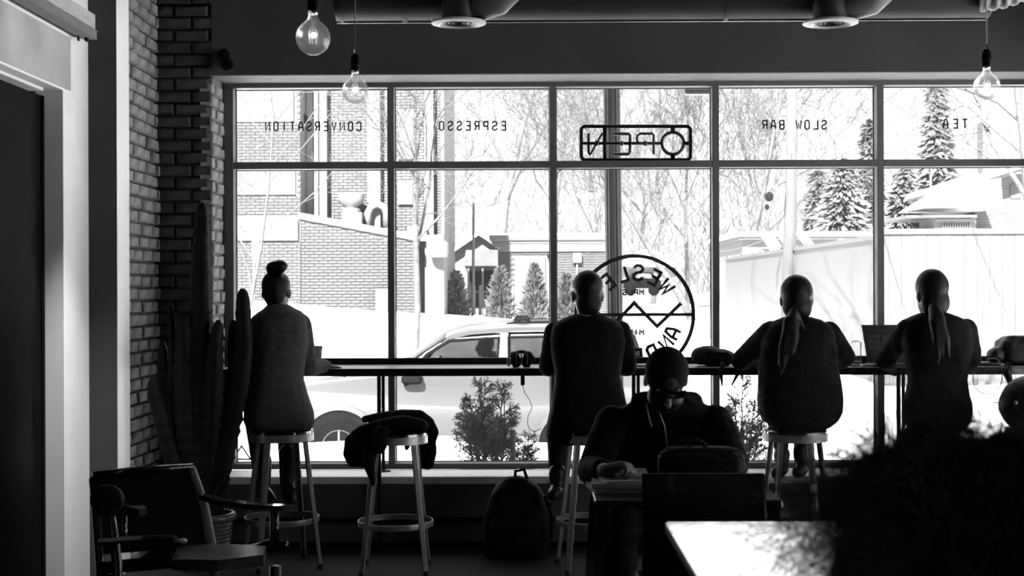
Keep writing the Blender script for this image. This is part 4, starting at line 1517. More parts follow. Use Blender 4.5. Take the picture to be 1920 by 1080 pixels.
def counter_sitter(label, cx, Y, px_head, head_s, rows, depth, lean, arms, legs, coat, coat_name, wob, hair_fn, neck, skirt=None, seed=0, hand_curl=0.5, legmat='denim'):
    """someone on a bar stool seen from behind, facing the window"""
    base = Vector((PX(cx, Y), Y, 0))
    p = person(label, base)
    hc_ = P(px_head[0], px_head[1], Y + px_head[2])
    # --- skin: head, neck, arms, hands, trunk and legs in one piece
    m = MB()
    at, rot = head_form(m, hc_, head_s, (px_head[3], 1, -0.12), (px_head[4] if len(px_head) > 4 else 0, 0, 1))
    nk = [P(x, y, Y + dy) for x, y, dy in neck]
    m.limb([at(0, -0.02, -0.03)] + nk, [0.056 * head_s, 0.056, 0.062])
    inner = [(py, a + (b - a) * 0.13, b - (b - a) * 0.13) for py, a, b in rows]
    sections(m, inner, Y, [d * 0.75 for d in depth], lean)
    for arm in arms:
        pts = [Vector(v) for v in arm['pts']]
        m.limb(pts, [0.042, 0.036, 0.026])
        hand_form(m, pts[2], arm['hand'], arm['palm'], arm['side'], arm.get('curl', hand_curl), 0.95)
    for lg in legs:
        m.limb(lg['pts'], [0.072, 0.052, 0.036])
    flesh('body', m, 'skin', p, 0.0065, 3)
    eyes(p, at, head_s)
    # --- clothes
    m = MB()
    sections(m, rows, Y, depth, lean)
    for arm in arms:
        pts = [Vector(v) for v in arm['pts']]
        r = arm['r']
        e = pts[1].lerp(pts[2], arm.get('cuff', 0.86))
        m.limb([pts[0], pts[0].lerp(pts[1], 0.5), pts[1], e], [r[0], (r[0] + r[1]) / 2 * 1.03, r[1], r[2]])
    flesh(coat_name, m, coat, p, 0.010, 4, wob, seed)
    m = MB()
    hip = P((rows[-1][1] + rows[-1][2]) / 2, rows[-1][0] - 22, Y)
    m.ball((hip.x, Y + 0.04, ZSEAT + 0.085), (0.145, 0.12, 0.084), 20, 12)
    for lg in legs:
        q_ = lg['pts']
        m.limb([q_[0], q_[1], Vector(q_[1]).lerp(Vector(q_[2]), 0.92)], [0.088, 0.066, lg.get('rc', 0.05)])
    flesh('trousers', m, legmat, p, 0.010, 3, 0.003, seed + 1)
    for lg in legs:
        shoe(p, lg['pts'][2], lg['toe'], 'boot', lg.get('s', 1.0), lg.get('shaft', 0.10))
    hair_fn(p, at, rot, head_s)
    return p


def arm(sh, el, wr, r, hand, palm, side, **k):
    return dict(pts=[P(*sh), P(*el), P(*wr)], r=r, hand=hand, palm=palm, side=side, **k)


def leg(hip, knee, ankle, toe, **k):
    return dict(pts=[P(*hip), P(*knee), P(*ankle)], toe=P(*toe), **k)


# ---- 1  woman with a bun
def hair1(p, at, rot, s):
    m = MB()
    m.ball(at(0, -0.020, 0.036), (0.082 * s, 0.098 * s, 0.092 * s), 24, 16, rot)
    m.ball(at(0, -0.040, -0.015), (0.066 * s, 0.060 * s, 0.080 * s), 20, 12, rot)
    flesh('hair', m, 'hair', p, 0.006, 2, 0.002, 1)
    b = P(518, 502, 8.03)
    m = MB()
    m.ball(b, (0.056, 0.05, 0.040), 20, 12).ball(b + Vector((0.016, 0, 0.008)), (0.05, 0.05, 0.036), 20, 12).ball(b + Vector((-0.018, 0, -0.014)), (0.036, 0.04, 0.032), 16, 10)
    m.cap(b, b + Vector((0, 0.03, -0.05)), 0.036, 0.04)
    flesh('hair_bun', m, 'hair', p, 0.006, 2, 0.005, 2)


rows = [(570, 503, 539), (579, 494, 553), (586, 482, 568), (596, 475, 575), (612, 473, 577), (640, 471, 577), (680, 467, 571), (712, 463, 569), (742, 460, 577), (772, 457, 588), (792, 457, 590), (806, 466, 583)]
dep = [.065, .085, .10, .11, .115, .12, .115, .115, .125, .14, .145, .12]
counter_sitter('woman in a grey blazer, hair in a high bun, leftmost at the counter', 526, 8.03, (519, 548, 0.08, 0.15), 0.97,
               rows, dep, 0.06,
               [arm((567, 606, 8.10), (579, 690, 8.20), (611, 686, 8.47), (.052, .052, .040), (0.55, 0.35, -0.1), (0, .1, -1), 1, curl=0.45, cuff=0.93),
                arm((484, 606, 8.10), (473, 692, 8.24), (500, 688, 8.50), (.05, .048, .038), (0.5, 0.5, 0), (0, 0, -1), -1)],
               [leg((502, 785, 8.02), (478, 782, 8.42), (493, 905, 8.26), (508, 940, 8.20), shaft=.13), leg((548, 785, 8.02), (541, 786, 8.44), (539, 895, 8.27), (545, 938, 8.20), shaft=.14)],
               'wool_grey', 'blazer', 0.004, hair1, [(520, 582, 0.06), (521, 600, 0.04)], seed=11)


# ---- 2  man in the long coat
def hair2(p, at, rot, s):
    m = MB()
    m.ball(at(0, -0.018, 0.040), (0.082 * s, 0.098 * s, 0.090 * s), 24, 16, rot)
    m.ball(at(0, -0.034, -0.045), (0.072 * s, 0.066 * s, 0.078 * s), 20, 12, rot)
    flesh('hair', m, 'hair', p, 0.006, 6, 0.004, 5)
    m = MB()
    for sx in (-1, 1):
        m.tube([at(sx * 0.084, -0.01, 0.012), at(sx * 0.082, 0.07, 0.012), at(sx * 0.074, 0.098, 0.008)], 0.003 * s, 6)
        m.tube([at(sx * 0.042 + 0.030 * math.cos(a), 0.104, 0.002 + 0.022 * math.sin(a)) for a in [2 * math.pi * i / 14 for i in range(14)]], 0.0025, 6, close=True)
    m.cap(at(0.078, 0.098, 0.010), at(0.098, 0.106, 0.004), 0.004, 0.006)
    obj('glasses', m, 'black', p, True)


rows = [(588, 1078, 1126), (596, 1058, 1142), (604, 1043, 1158), (616, 1034, 1168), (640, 1031, 1173), (676, 1036, 1168), (706, 1040, 1163), (735, 1036, 1170), (765, 1031, 1176), (795, 1025, 1182), (818, 1022, 1182), (832, 1032, 1172)]
dep = [.07, .09, .11, .12, .13, .13, .125, .13, .14, .15, .15, .12]
counter_sitter('man in a long dark coat with glasses, hunched over the middle of the counter', 1110, 7.96, (1101, 553, 0.12, -0.1), 1.05,
               rows, dep, 0.12,
               [arm((1041, 622, 8.12), (1029, 688, 8.28), (1072, 690, 8.55), (.062, .058, .046), (0.8, 0.3, 0), (0, 0, -1), -1),
                arm((1163, 622, 8.12), (1176, 686, 8.28), (1132, 690, 8.55), (.064, .060, .046), (-0.8, 0.3, 0), (0, 0, -1), 1)],
               [leg((1078, 805, 7.96), (1045, 806, 8.38), (1045, 905, 8.26), (1037, 928, 8.17), shaft=.06), leg((1135, 805, 7.96), (1150, 806, 8.38), (1142, 915, 8.26), (1142, 945, 8.19), shaft=.06)],
               'coat_black', 'coat', 0.005, hair2, [(1101, 590, 0.10), (1101, 608, 0.08)], seed=21)
# coat tails and cushion-like bulge at his left
mb = MB()


# ---- 4  woman in the bulky pullover
def hair4(p, at, rot, s):
    m = MB()
    m.ball(at(0, -0.020, 0.034), (0.086 * s, 0.102 * s, 0.096 * s), 24, 16, rot)
    m.ball(at(0, -0.036, -0.040), (0.080 * s, 0.072 * s, 0.084 * s), 20, 12, rot)
    flesh('hair', m, 'hair', p, 0.007, 8, 0.004, 7)
    m = MB()
    for dx, dl in ((0, 0), (-7, -8), (6, -18), (-4, 12), (9, -30)):
        m.limb([P(1489, 584, 7.95), P(1483 + dx * .5, 604, 7.86), P(1480 + dx * .9, 630, 7.82), P(1475 + dx, 660, 7.82), P(1469 + dx * 1.1, 692 + dl, 7.84)], [.026, .032, .030, .024, .006])
    m.limb([P(1492, 590, 7.94), P(1500, 606, 7.87), P(1510, 618, 7.86)], [.02, .018, .004])
    flesh('ponytail', m, 'hair', p, 0.006, 2, 0.005, 8)


rows = [(594, 1472, 1516), (600, 1455, 1540), (610, 1441, 1556), (628, 1432, 1564), (655, 1427, 1569), (690, 1422, 1572), (720, 1420, 1577), (748, 1420, 1581), (772, 1423, 1580), (790, 1432, 1570), (803, 1450, 1552)]
dep = [.07, .095, .115, .13, .14, .15, .165, .18, .18, .165, .13]
counter_sitter('woman in a bulky dark pullover with a ponytail, arms spread on the counter', 1490, 7.98, (1493, 561, 0.10, 0.05), 1.05,
               rows, dep, 0.10,
               [arm((1445, 626, 8.10), (1388, 676, 8.36), (1420, 686, 8.58), (.074, .056, .045), (0.8, 0.5, 0), (0, 0, -1), -1),
                arm((1554, 624, 8.10), (1586, 670, 8.32), (1560, 686, 8.58), (.066, .056, .045), (-0.6, 0.6, 0), (0, 0, -1), 1)],
               [leg((1468, 788, 7.98), (1462, 790, 8.40), (1466, 862, 8.30), (1456, 888, 8.20), rc=.036, shaft=.03, s=.95), leg((1512, 788, 7.98), (1510, 790, 8.40), (1503, 862, 8.30), (1496, 886, 8.20), rc=.05, shaft=.05, s=.95)],
               'coat_dark', 'pullover', 0.004, hair4, [(1493, 596, 0.08), (1493, 612, 0.06)], seed=31)


# ---- 5  laptop user
def hair5(p, at, rot, s):
    m = MB()
    m.ball(at(0, -0.016, 0.040), (0.086 * s, 0.100 * s, 0.100 * s), 24, 16, rot)
    m.ball(at(0, -0.034, -0.040), (0.082 * s, 0.072 * s, 0.090 * s), 20, 12, rot)
    flesh('hair', m, 'hair', p, 0.007, 8, 0.004, 9)
    m = MB()
    for dx, dl in ((0, 0), (-6, 10), (5, -14), (9, 6), (-3, -20)):
        m.limb([P(1752, 580, 7.95), P(1757 + dx * .6, 602, 7.88), P(1763 + dx, 636, 7.85), P(1767 + dx * 1.4, 672 + dl, 7.86)], [.034, .034, .026, .006])
    flesh('ponytail', m, 'hair', p, 0.006, 2, 0.005, 3)


rows = [(586, 1728, 1772), (594, 1708, 1796), (602, 1697, 1812), (620, 1692, 1822), (650, 1693, 1824), (690, 1700, 1815), (715, 1704, 1810), (735, 1698, 1815), (765, 1692, 1822), (790, 1693, 1820), (805, 1705, 1808)]
dep = [.07, .095, .11, .12, .125, .12, .12, .125, .14, .14, .12]
counter_sitter('woman in a dark jacket typing on the laptop, second from the right edge', 1760, 8.0, (1746, 553, 0.12, -0.25), 1.05,
               rows, dep, 0.12,
               [arm((1702, 618, 8.12), (1660, 676, 8.34), (1672, 690, 8.50), (.064, .054, .042), (0.3, 0.9, 0), (0, 0, -1), -1),
                arm((1812, 616, 8.12), (1822, 672, 8.32), (1790, 690, 8.52), (.060, .056, .044), (-0.8, 0.5, 0), (0, 0, -1), 1)],
               [leg((1738, 788, 8.0), (1735, 790, 8.40), (1736, 890, 8.28), (1732, 925, 8.2)), leg((1782, 788, 8.0), (1785, 790, 8.40), (1784, 890, 8.28), (1788, 925, 8.2))],
               'coat_dark', 'jacket', 0.006, hair5, [(1750, 590, 0.10), (1754, 606, 0.08)], seed=41)

# ---- 3  man in the cap reading at the wooden table, facing the camera
Y3 = 6.35
p3 = person('man in a dark zip jacket and cap, head bowed over papers at the wooden table', (PX(1250, Y3), Y3, 0))
hc3 = P(1249, 712, 6.02)
m = MB()
at3, rot3 = head_form(m, hc3, 1.06, (0.02, -1, -0.85), (0.02, 0, 1))
m.limb([at3(0, -0.03, -0.03), P(1250, 752, 6.16), P(1250, 775, 6.2)], [.06, .066, .075])
rows3 = [(744, 1212, 1290), (754, 1182, 1318), (766, 1158, 1336), (785, 1140, 1350), (815, 1132, 1358), (855, 1130, 1364), (900, 1132, 1366), (950, 1140, 1360), (990, 1150, 1352), (1012, 1160, 1340)]
dep3 = [.08, .10, .12, .13, .14, .145, .15, .155, .155, .14]
sections(m, [(y, a + 18, b - 18) for y, a, b in rows3], Y3, [d * .75 for d in dep3], -0.18)
armR = [P(1148, 792, 6.18), P(1110, 882, 6.02), P(1134, 882, 5.75)]
armL = [P(1342, 790, 6.18), P(1375, 870, 6.02), P(1335, 905, 5.84)]
m.limb(armR, [.05, .042, .03])
m.limb(armL, [.05, .042, .03])
hand_form(m, P(1132, 880, 5.74), (0.86, -0.40, 0.24), (0.05, -0.25, -0.95), 1, 1.25, 1.15, 0.03)
hand_form(m, armL[2], (-0.7, -0.6, -0.1), (0, 0, -1), -1, 0.5, 1.0)
for k in ([P(1205, 1000, 6.35), P(1165, 985, 5.80), P(1158, 1200, 5.86)], [P(1295, 1000, 6.35), P(1330, 990, 5.82), P(1335, 1200, 5.9)]):
    m.limb(k, [.078, .056, .038])
flesh('body', m, 'skin', p3, 0.006, 3)
eyes(p3, at3, 1.06)
m = MB()
sections(m, rows3, Y3, dep3, -0.18)
m.limb([armR[0], armR[0].lerp(armR[1], .5), armR[1], armR[1].lerp(armR[2], .8)], [.075, .074, .066, .05])
m.limb([armL[0], armL[0].lerp(armL[1], .5), armL[1], armL[1].lerp(armL[2], .8)], [.075, .074, .066, .05])
m.limb([P(1222, 745, 6.12), P(1200, 752, 6.16)], [.03, .04])
m.limb([P(1280, 745, 6.12), P(1302, 752, 6.16)], [.03, .04])
flesh('jacket', m, 'coat_black', p3, 0.009, 4, 0.004, 51)
zs = [P(1232, 762, 6.02), P(1246, 800, 6.035), P(1251, 840, 6.10), P(1249, 880, 6.14)]
obj('zip', MB().tube(zs, 0.0035, 6), 'grey_metal', p3, True)
obj('drawstring', MB().tube([P(1212, 756, 6.02), P(1217, 785, 6.01), P(1222, 800, 6.02)], 0.0035, 6), 'grey_paint', p3, True)
m = MB()
m.ball((PX(1250, Y3), Y3, 0.47 + 0.09), (0.19, 0.17, 0.09), 20, 12)
for k in ([P(1205, 1000, 6.35), P(1163, 985, 5.80), P(1158, 1190, 5.86)], [P(1295, 1000, 6.35), P(1330, 990, 5.82), P(1335, 1190, 5.9)]):
    m.limb(k, [.095, .078, .062])
flesh('trousers', m, 'denim', p3, 0.010, 3, 0.004, 52)
for x, Y in ((1158, 5.86), (1335, 5.9)):
    a = PX(x, Y)
    m = MB()
    m.cap((a, Y + .02, 0.10), (a, Y + .02, 0.05), .05, .045)
    m.cap((a, Y + .02, 0.045), (a, Y - .17, 0.04), .044, .038)
    flesh('shoe', m, 'boot', p3, 0.008, 3)
# beard, hair, cap
m = MB()
m.ball(at3(0, 0.036, -0.056), (0.077, 0.073, 0.070), 20, 12, rot3)
flesh('beard', m, 'hair', p3, 0.006, 2, 0.003, 53)
m = MB()
m.ball(at3(0, -0.02, 0.0), (0.083, 0.098, 0.072), 20, 12, rot3)
flesh('hair', m, 'hair', p3, 0.006, 2, 0.003, 54)
m = MB()
for i in range(10):
    pass
m.ball(at3(0, -0.008, 0.040), (0.091, 0.110, 0.100), 28, 18, rot3)
cp3 = flesh('cap', m, 'cap_cloth', p3, 0.006, 3, 0.0)
m = MB()
rim = []
for layer in (0.0, -0.004):
    ring = []
    for i in range(13):
        a = R_(-55 + 110 * i / 12)
        ring.append(at3(0.084 * math.sin(a), 0.050 + 0.045 * math.cos(a), 0.024 + layer))
    for i in range(12, -1, -1):
        a = R_(-55 + 110 * i / 12)
        ring.append(at3(0.084 * math.sin(a), 0.070 + 0.058 * math.cos(a) ** 0.8, 0.026 + layer - 0.016 * (math.sin(a) ** 2)))
    rim.append(ring)
obj('cap_brim', MB().loft(rim), 'cap_cloth', p3, True)
m = MB()
obj('brim_sticker', MB().ball(at3(-.004, .118, .028), (.018, .008, .004), 16, 8, rot3), 'patch', p3, True, 'small pale oval sticker')
pc_ = at3(0, 0.0985, 0.075)
m.lathe([(0.001, 0.0), (0.026, 0.0), (0.028, 0.002), (0.026, 0.004), (0.001, 0.004)], pc_, 24, rot3 @ Matrix.Rotation(R_(-76), 3, 'X'))
obj('cap_patch', m, 'patch', p3, True, 'round grey patch on the cap')
# his chair
c3 = thing('wooden_chair', 'dark wooden chair the man in the cap sits on', 'chair', (PX(1250, Y3), Y3, 0))
xx = PX(1250, Y3)
obj('seat', MB().rbox((xx - 0.22, Y3 - 0.22, 0.435), (xx + 0.22, Y3 + 0.2, 0.468), 0.008), 'chair_wood', c3, 30)
for sx in (-0.19, 0.19):
    obj('leg', MB().bar((xx + sx, Y3 - 0.19, 0), (xx + sx, Y3 - 0.19, 0.436), 0.032, 0.032), 'chair_wood', c3)
    obj('leg', MB().bar((xx + sx, Y3 + 0.2, 0), (xx + sx, Y3 + 0.215, 0.74), 0.032, 0.032), 'chair_wood', c3)
for z in (0.56, 0.68):
    obj('slat', MB().rbox((xx - 0.18, Y3 + 0.2, z), (xx + 0.18, Y3 + 0.222, z + 0.05), 0.005), 'chair_wood', c3)

# ---- 6  person with a cloud of frizzy hair in the right foreground
Y6 = 2.25
h6 = P(1788, 1000, Y6)
p6 = person('person with a big cloud of frizzy dark hair in the right foreground', (h6.x, Y6, 0))
m = MB()
at6, rot6 = head_form(m, h6, 1.0, (-0.1, 1, -0.1), (0, 0, 1))
zz = h6.z
m.limb([at6(0, -0.02, -0.05), (h6.x, Y6 - 0.02, zz - 0.17), (h6.x, Y6 - 0.03, zz - 0.25)], [.055, .058, .07])
secs = [(zz - 0.20, .09, .07), (zz - 0.24, .16, .09), (zz - 0.32, .185, .11), (zz - 0.45, .175, .12), (zz - 0.6, .165, .12), (0.46, .18, .14)]


def trunk(mb, k=1.0):
    rings = []
    for (z, rx, ry) in secs:
        rings.append([Vector((h6.x + rx * k * math.cos(2 * math.pi * i / 24), Y6 - 0.03 + ry * k * math.sin(2 * math.pi * i / 24), z)) for i in range(24)])
    return mb.loft(rings)


trunk(m, .85)
for sx in (-1, 1):
    a_ = [Vector((h6.x + sx * 0.17, Y6 - 0.02, zz - 0.30)), Vector((h6.x + sx * 0.24, Y6 + 0.06, zz - 0.56)), Vector((h6.x + sx * 0.12, Y6 + 0.30, zz - 0.60))]
    m.limb(a_, [.045, .038, .028])
    hand_form(m, a_[2], (-sx * 0.5, 0.8, 0), (0, 0, -1), -sx * 1, 0.5)
    m.limb([(h6.x + sx * 0.09, Y6, 0.54), (h6.x + sx * 0.12, Y6 + 0.42, 0.55), (h6.x + sx * 0.12, Y6 + 0.38, 0.10)], [.075, .055, .038])
flesh('body', m, 'skin', p6, 0.009, 3)
eyes(p6, at6, 1.0)
m = MB()
trunk(m)
for sx in (-1, 1):
    m.limb([(h6.x + sx * 0.17, Y6 - 0.02, zz - 0.30), (h6.x + sx * 0.24, Y6 + 0.06, zz - 0.56), (h6.x + sx * 0.14, Y6 + 0.26, zz - 0.595)], [.062, .055, .042])
flesh('sweater', m, 'jacket_fg', p6, 0.012, 3, 0.004, 61)
m = MB().ball((h6.x, Y6, 0.55), (.17, .15, .09), 20, 12)
for sx in (-1, 1):
    m.limb([(h6.x + sx * 0.09, Y6, 0.55), (h6.x + sx * 0.12, Y6 + 0.42, 0.55), (h6.x + sx * 0.12, Y6 + 0.38, 0.12)], [.085, .066, .052])
flesh('trousers', m, 'denim', p6, 0.012, 3)
for sx in (-1, 1):
    m = MB().cap((h6.x + sx * .12, Y6 + .38, .1), (h6.x + sx * .12, Y6 + .38, .05), .05, .045).cap((h6.x + sx * .12, Y6 + .38, .045), (h6.x + sx * .12, Y6 + .57, .04), .044, .038)
    flesh('shoe', m, 'boot', p6, 0.01, 2)
m = MB()
r6 = random.Random(6)
HC = Vector((h6.x, Y6 - 0.03, zz + 0.01))
m.ball(HC, (.172, .15, .15), 28, 18)
for i in range(60):
    d = Vector((r6.gauss(0, 1), r6.gauss(0, 1), r6.gauss(0, .9)))
    d.normalize()
    m.ball(HC + Vector((d.x * .160, d.y * .135, d.z * .140)), r6.uniform(.02, .045), 10, 6)
for sx in (-1, 1):
    m.limb([HC + Vector((sx * .11, -.02, -.05)), HC + Vector((sx * .15, -.02, -.2)), HC + Vector((sx * .16, -.02, -.32))], [.09, .085, .05])
flesh('hair_mass', m, 'hair', p6, 0.008, 2, 0.010, 62)
m = MB()
for i in range(6500):
    d = Vector((r6.gauss(-0.12, 1), r6.gauss(0, .8), r6.gauss(0.15, .75)))
    d.normalize()
    p = HC + Vector((d.x * .168, d.y * .145, d.z * .148))
    L = abs(r6.gauss(0, .040)) + .035
    if d.x < -.1 and r6.random() < .35:
        L += r6.uniform(.02, .16)
    n = 11
    axis = Vector((r6.gauss(0, 1), r6.gauss(0, 1), r6.gauss(0, 1)))
    axis.normalize()
    turn = r6.uniform(-1, 1) * 0.42
    v = (d + Vector((r6.gauss(0, .4), r6.gauss(0, .4), r6.gauss(0, .4)))).normalized()
    pts = [p]
    for k in range(n):
        v = (Matrix.Rotation(turn, 3, axis) @ v + Vector((r6.gauss(0, .16), r6.gauss(0, .16), r6.gauss(0, .16) - .02))).normalized()
        p = p + v * (L / n * 1.8)
        pts.append(p)
    m.tube(pts, [0.00038] * n + [0.00014], 3, cap=False)
obj('hair_strands', m, 'hair_lit', p6, True, kind='stuff', fix=False)
c6 = thing('cafe_chair', 'dark chair under the person with frizzy hair', 'chair', (h6.x, Y6, 0))
obj('seat', MB().rbox((h6.x - .2, Y6 - .2, .44), (h6.x + .2, Y6 + .2, .465), .008), 'black_metal', c6, 30)
for sx in (-.18, .18):
    for sy in (-.18, .18):
        obj('leg', MB().bar((h6.x + sx, Y6 + sy, 0), (h6.x + sx * .95, Y6 + sy * .95, .441), .025, .025), 'black_metal', c6)
# ================================================================== OUTDOORS
def sstep(a, b, x):
    t = max(0.0, min(1.0, (x - a) / (b - a)))
    return t * t * (3 - 2 * t)


def gz(x, y):
    hl = -0.72 + (1.94 - 0.09 * (min(max(x, -6), 3) + 5)) * sstep(20.6, 32.5, y)
    hr = -0.72 + 0.75 * sstep(20.5, 23.5, y) + 0.6 * sstep(24, 45, y)
    k = sstep(2.2, 4.6, x)
    z = hl * (1 - k) + hr * k
    if y < 20:
        z = -0.76
    near = 1 - sstep(13.0, 14.0, y)
    z = z * (1 - near) + (-0.27) * near
    top = -0.085 - 0.12 * sstep(1.0, 4.0, x) + 0.05 * noise.noise(Vector((x * 0.9, 3.3, 0)))
    bm_ = sstep(13.6, 14.7, y) * (1 - sstep(15.3, 16.3, y))
    z += (top - z) * bm_
    far = sstep(20, 21, y)
    z += 0.05 * noise.noise(Vector((x * 0.7, y * 0.7, 1))) * (0.3 + 0.7 * far)
    return z


mb = MB()
NX, NY = 90, 120
xs_ = [-26 + 62 * i / NX for i in range(NX + 1)]
ys_ = [9.12 + (78 - 9.12) * (j / NY) ** 1.7 for j in range(NY + 1)]
ys_ = sorted(set(ys_ + [13.2 + 0.2 * i for i in range(19)] + [20 + .4 * i for i in range(12)]))
NY = len(ys_) - 1
vs = [(x, y, gz(x, y)) for y in ys_ for x in xs_]
fs = [(j * (NX + 1) + i, j * (NX + 1) + i + 1, (j + 1) * (NX + 1) + i + 1, (j + 1) * (NX + 1) + i) for j in range(NY) for i in range(NX)]
mb.add(vs, fs)
struct('ground_snow', mb, 'snow', True)
m = MB().box((-26, 16.4, -0.9), (36, 20.2, -0.745))
struct('ground_street', m, 'street')

# ---- brick building across the street, left
YA = 32.0
lb = thing('brick_building', 'large brick building with stone pilasters and roof vents behind the woman with the bun', 'building', (PX(600, YA), YA, gz(PX(600, YA), YA)))


def qbox(x0, y0, x1, y1, Ya, Yb):
    a, b = P(x0, y1, Ya), P(x1, y0, Ya)
    return ((a.x, Ya, a.z), (b.x, Yb, b.z))


w = MB()
a = P(330, 60, YA)
c1, c2 = P(562, 403, YA), P(776, 444, YA)
zg = 0.2
w.prism([(a.x, zg), (P(562, 0, YA).x, zg), (P(562, 0, YA).x, a.z), (a.x, a.z)], YA, YA + 3)
w.prism([(c1.x, zg), (c2.x, zg), (c2.x, c2.z), (c1.x, c1.z)], YA + 0.02, YA + 0.5)
obj('wall', w, 'mortar_out', lb)
w = MB().box(*qbox(555, 40, 832, 640, YA + 1.0, YA + 6))
obj('rear_wall', w, 'mortar_out', lb)
w = MB().box((P(300, 0, YA).x, YA + 0.9, P(0, 30, YA).z), (P(836, 0, YA).x, YA + 6, P(0, 20, YA).z + 0.3))
obj('roof', w, 'stone_grey', lb)

obw, obh, obg = 0.192, 0.0555, 0.0125
ob_me = []
for i in range(3):
    me = brick_mesh('brick', obw, 0.05, obh, 60 + i)
    me.materials.append(M['brick_out'])
    ob_me.append(me)


def far_bricks(x0, x1, z0, z1, Yp, parent, top=None, singles=0, material='brick_out', holes=()):
    r = random.Random(int(abs(x0) * 100) + 5)
    off = LOC[parent.name]
    joined = MB()
    n = 0
    row = 0
    z = z0 + obh / 2
    cnt = 0
    while z < z1:
        x = x0 - (obw + obg) * (0.5 if row % 2 else 0)
        while x < x1:
            a, b = max(x, x0), min(x + obw, x1)
            cx = (a + b) / 2
            ok = b - a > 0.04 and (top is None or z + obh * .6 < top(cx))
            for h in holes:
                if h[0] < b and a < h[2] and h[1] < z + obh / 2 and z - obh / 2 < h[3]:
                    ok = False
            if ok:
                if cnt < singles and z > gz(cx, Yp) - 0.03:
                    o = bpy.data.objects.new('brick', ob_me[r.randrange(3)])
                    COL.objects.link(o)
                    o.parent = parent
                    o.location = (cx - off.x, Yp + 0.015 + r.uniform(-.004, .004) - off.y, z - off.z)
                    o.scale = ((b - a) / obw, 1, 1)
                    cnt += 1
                elif z > gz(cx, Yp) - 0.1:
                    k = r.uniform(-.004, .004)
                    joined.box((a, Yp - 0.01 + k, z - obh / 2), (b, Yp + 0.03, z + obh / 2))
            x += obw + obg
        z += obh + obg
        row += 1
    if joined.v:
        obj('brickwork', joined, material, parent, kind='stuff', fix=False)


xa0, xa1, xb1 = P(410, 0, YA).x, P(562, 0, YA).x, c2.x
slope = lambda x: c1.z + (c2.z - c1.z) * (x - c1.x) / (c2.x - c1.x) - 0.10
far_bricks(xa1 + 0.01, xb1, 0.75, c1.z, YA + 0.0, lb, top=slope, singles=300)
wn = [(440, 318, 548, 362), (440, 150, 545, 226)]
holes = [(P(u0, 0, YA).x - .06, P(0, v1, YA).z - .06, P(u1, 0, YA).x + .06, P(0, v0, YA).z + .06) for u0, v0, u1, v1 in wn]
holes.append((P(400, 0, YA).x, P(0, 452, YA).z, P(560, 0, YA).x, P(0, 409, YA).z))
far_bricks(xa0, xa1, 0.9, P(0, 140, YA).z, YA - 0.02, lb, holes=holes)
far_bricks(P(560, 0, 33).x, P(830, 0, 33).x, P(0, 600, 33).z, P(0, 140, 33).z, YA + 0.97, lb, material='brick_out2')
# coping, sign band, windows
m = MB().prism([(c1.x - 0.02, c1.z - 0.09), (c2.x + 0.05, c2.z - 0.09), (c2.x + 0.05, c2.z + 0.06), (c1.x - 0.02, c1.z + 0.06)], YA - 0.06, YA + 0.6)
obj('coping', m, 'stone', lb)
m = MB().box(*qbox(404, 411, 558, 451, YA - 0.10, YA))
obj('sign_band', m, 'white_out', lb, label='blank white band')
for (u0, v0, u1, v1) in wn:
    x0, z1 = P(u0, v0, YA).x, P(0, v0, YA).z
    x1, z0 = P(u1, 0, YA).x, P(0, v1, YA).z
    fr = MB()
    for a_, b_ in (((x0 - .06, z0 - .06), (x1 + .06, z0)), ((x0 - .06, z1), (x1 + .06, z1 + .06)), ((x0 - .06, z0), (x0, z1)), ((x1, z0), (x1 + .06, z1)), (((x0 + x1) / 2 - .04, z0), ((x0 + x1) / 2 + .04, z1))):
        fr.box((a_[0], YA - 0.05, a_[1]), (b_[0], YA + 0.02, b_[1]))
    wo = obj('window', fr, 'stone', lb)
    LOC[wo.name] = LOC[lb.name]
    for a_, b_ in ((x0, (x0 + x1) / 2 - .04), ((x0 + x1) / 2 + .04, x1)):
        obj('pane', MB().box((a_, YA - 0.025, z0), (b_, YA - 0.012, z1)), 'window_out', wo)
    for k in range(12):
        xx = x0 + .15 + (x1 - x0 - .3) * k / 11
        obj('blind_slat', MB().box((xx - .012, YA - 0.034, z0 + .04), (xx + .012, YA - 0.026, z1 - .02)), 'stone', wo)
for (u0, u1, v0, mm) in ((575, 588, 100, 'stone'), (598, 612, 100, 'stone'), (690, 712, 100, 'white_out'), (797, 812, 100, 'stone'), (562, 574, 100, 'stone_grey'), (588, 598, 100, 'stone_grey'), (828, 832, 100, 'stone')):
    obj('pilaster', MB().box(*qbox(u0, v0, u1, 640, YA + 0.7, YA + 1.02)), mm, lb)
for (u0, v0, u1, v1) in ((722, 150, 733, 225), (746, 205, 778, 300), (746, 340, 775, 385)):
    wo = obj('window', MB().box(*qbox(u0, v0, u1, v1, YA + 0.9, YA + 0.99)), 'stone', lb)
    LOC[wo.name] = LOC[lb.name]
    obj('pane', MB().box(*qbox(u0 + 1.5, v0 + 2, u1 - 1.5, v1 - 2, YA + 0.87, YA + 0.92)), 'window_out', wo)
m = MB().box(*qbox(800, 440, 832, 600, YA + 0.5, YA + 0.95))
obj('pilaster', m, 'stone', lb)
obj('dark_doorway', MB().box(*qbox(777, 455, 786, 592, YA + 0.7, YA + 0.96)), 'dark_out', lb)
obj('panel', MB().box(*qbox(764, 425, 800, 452, YA + 0.5, YA + 0.95)), 'white_out', lb)
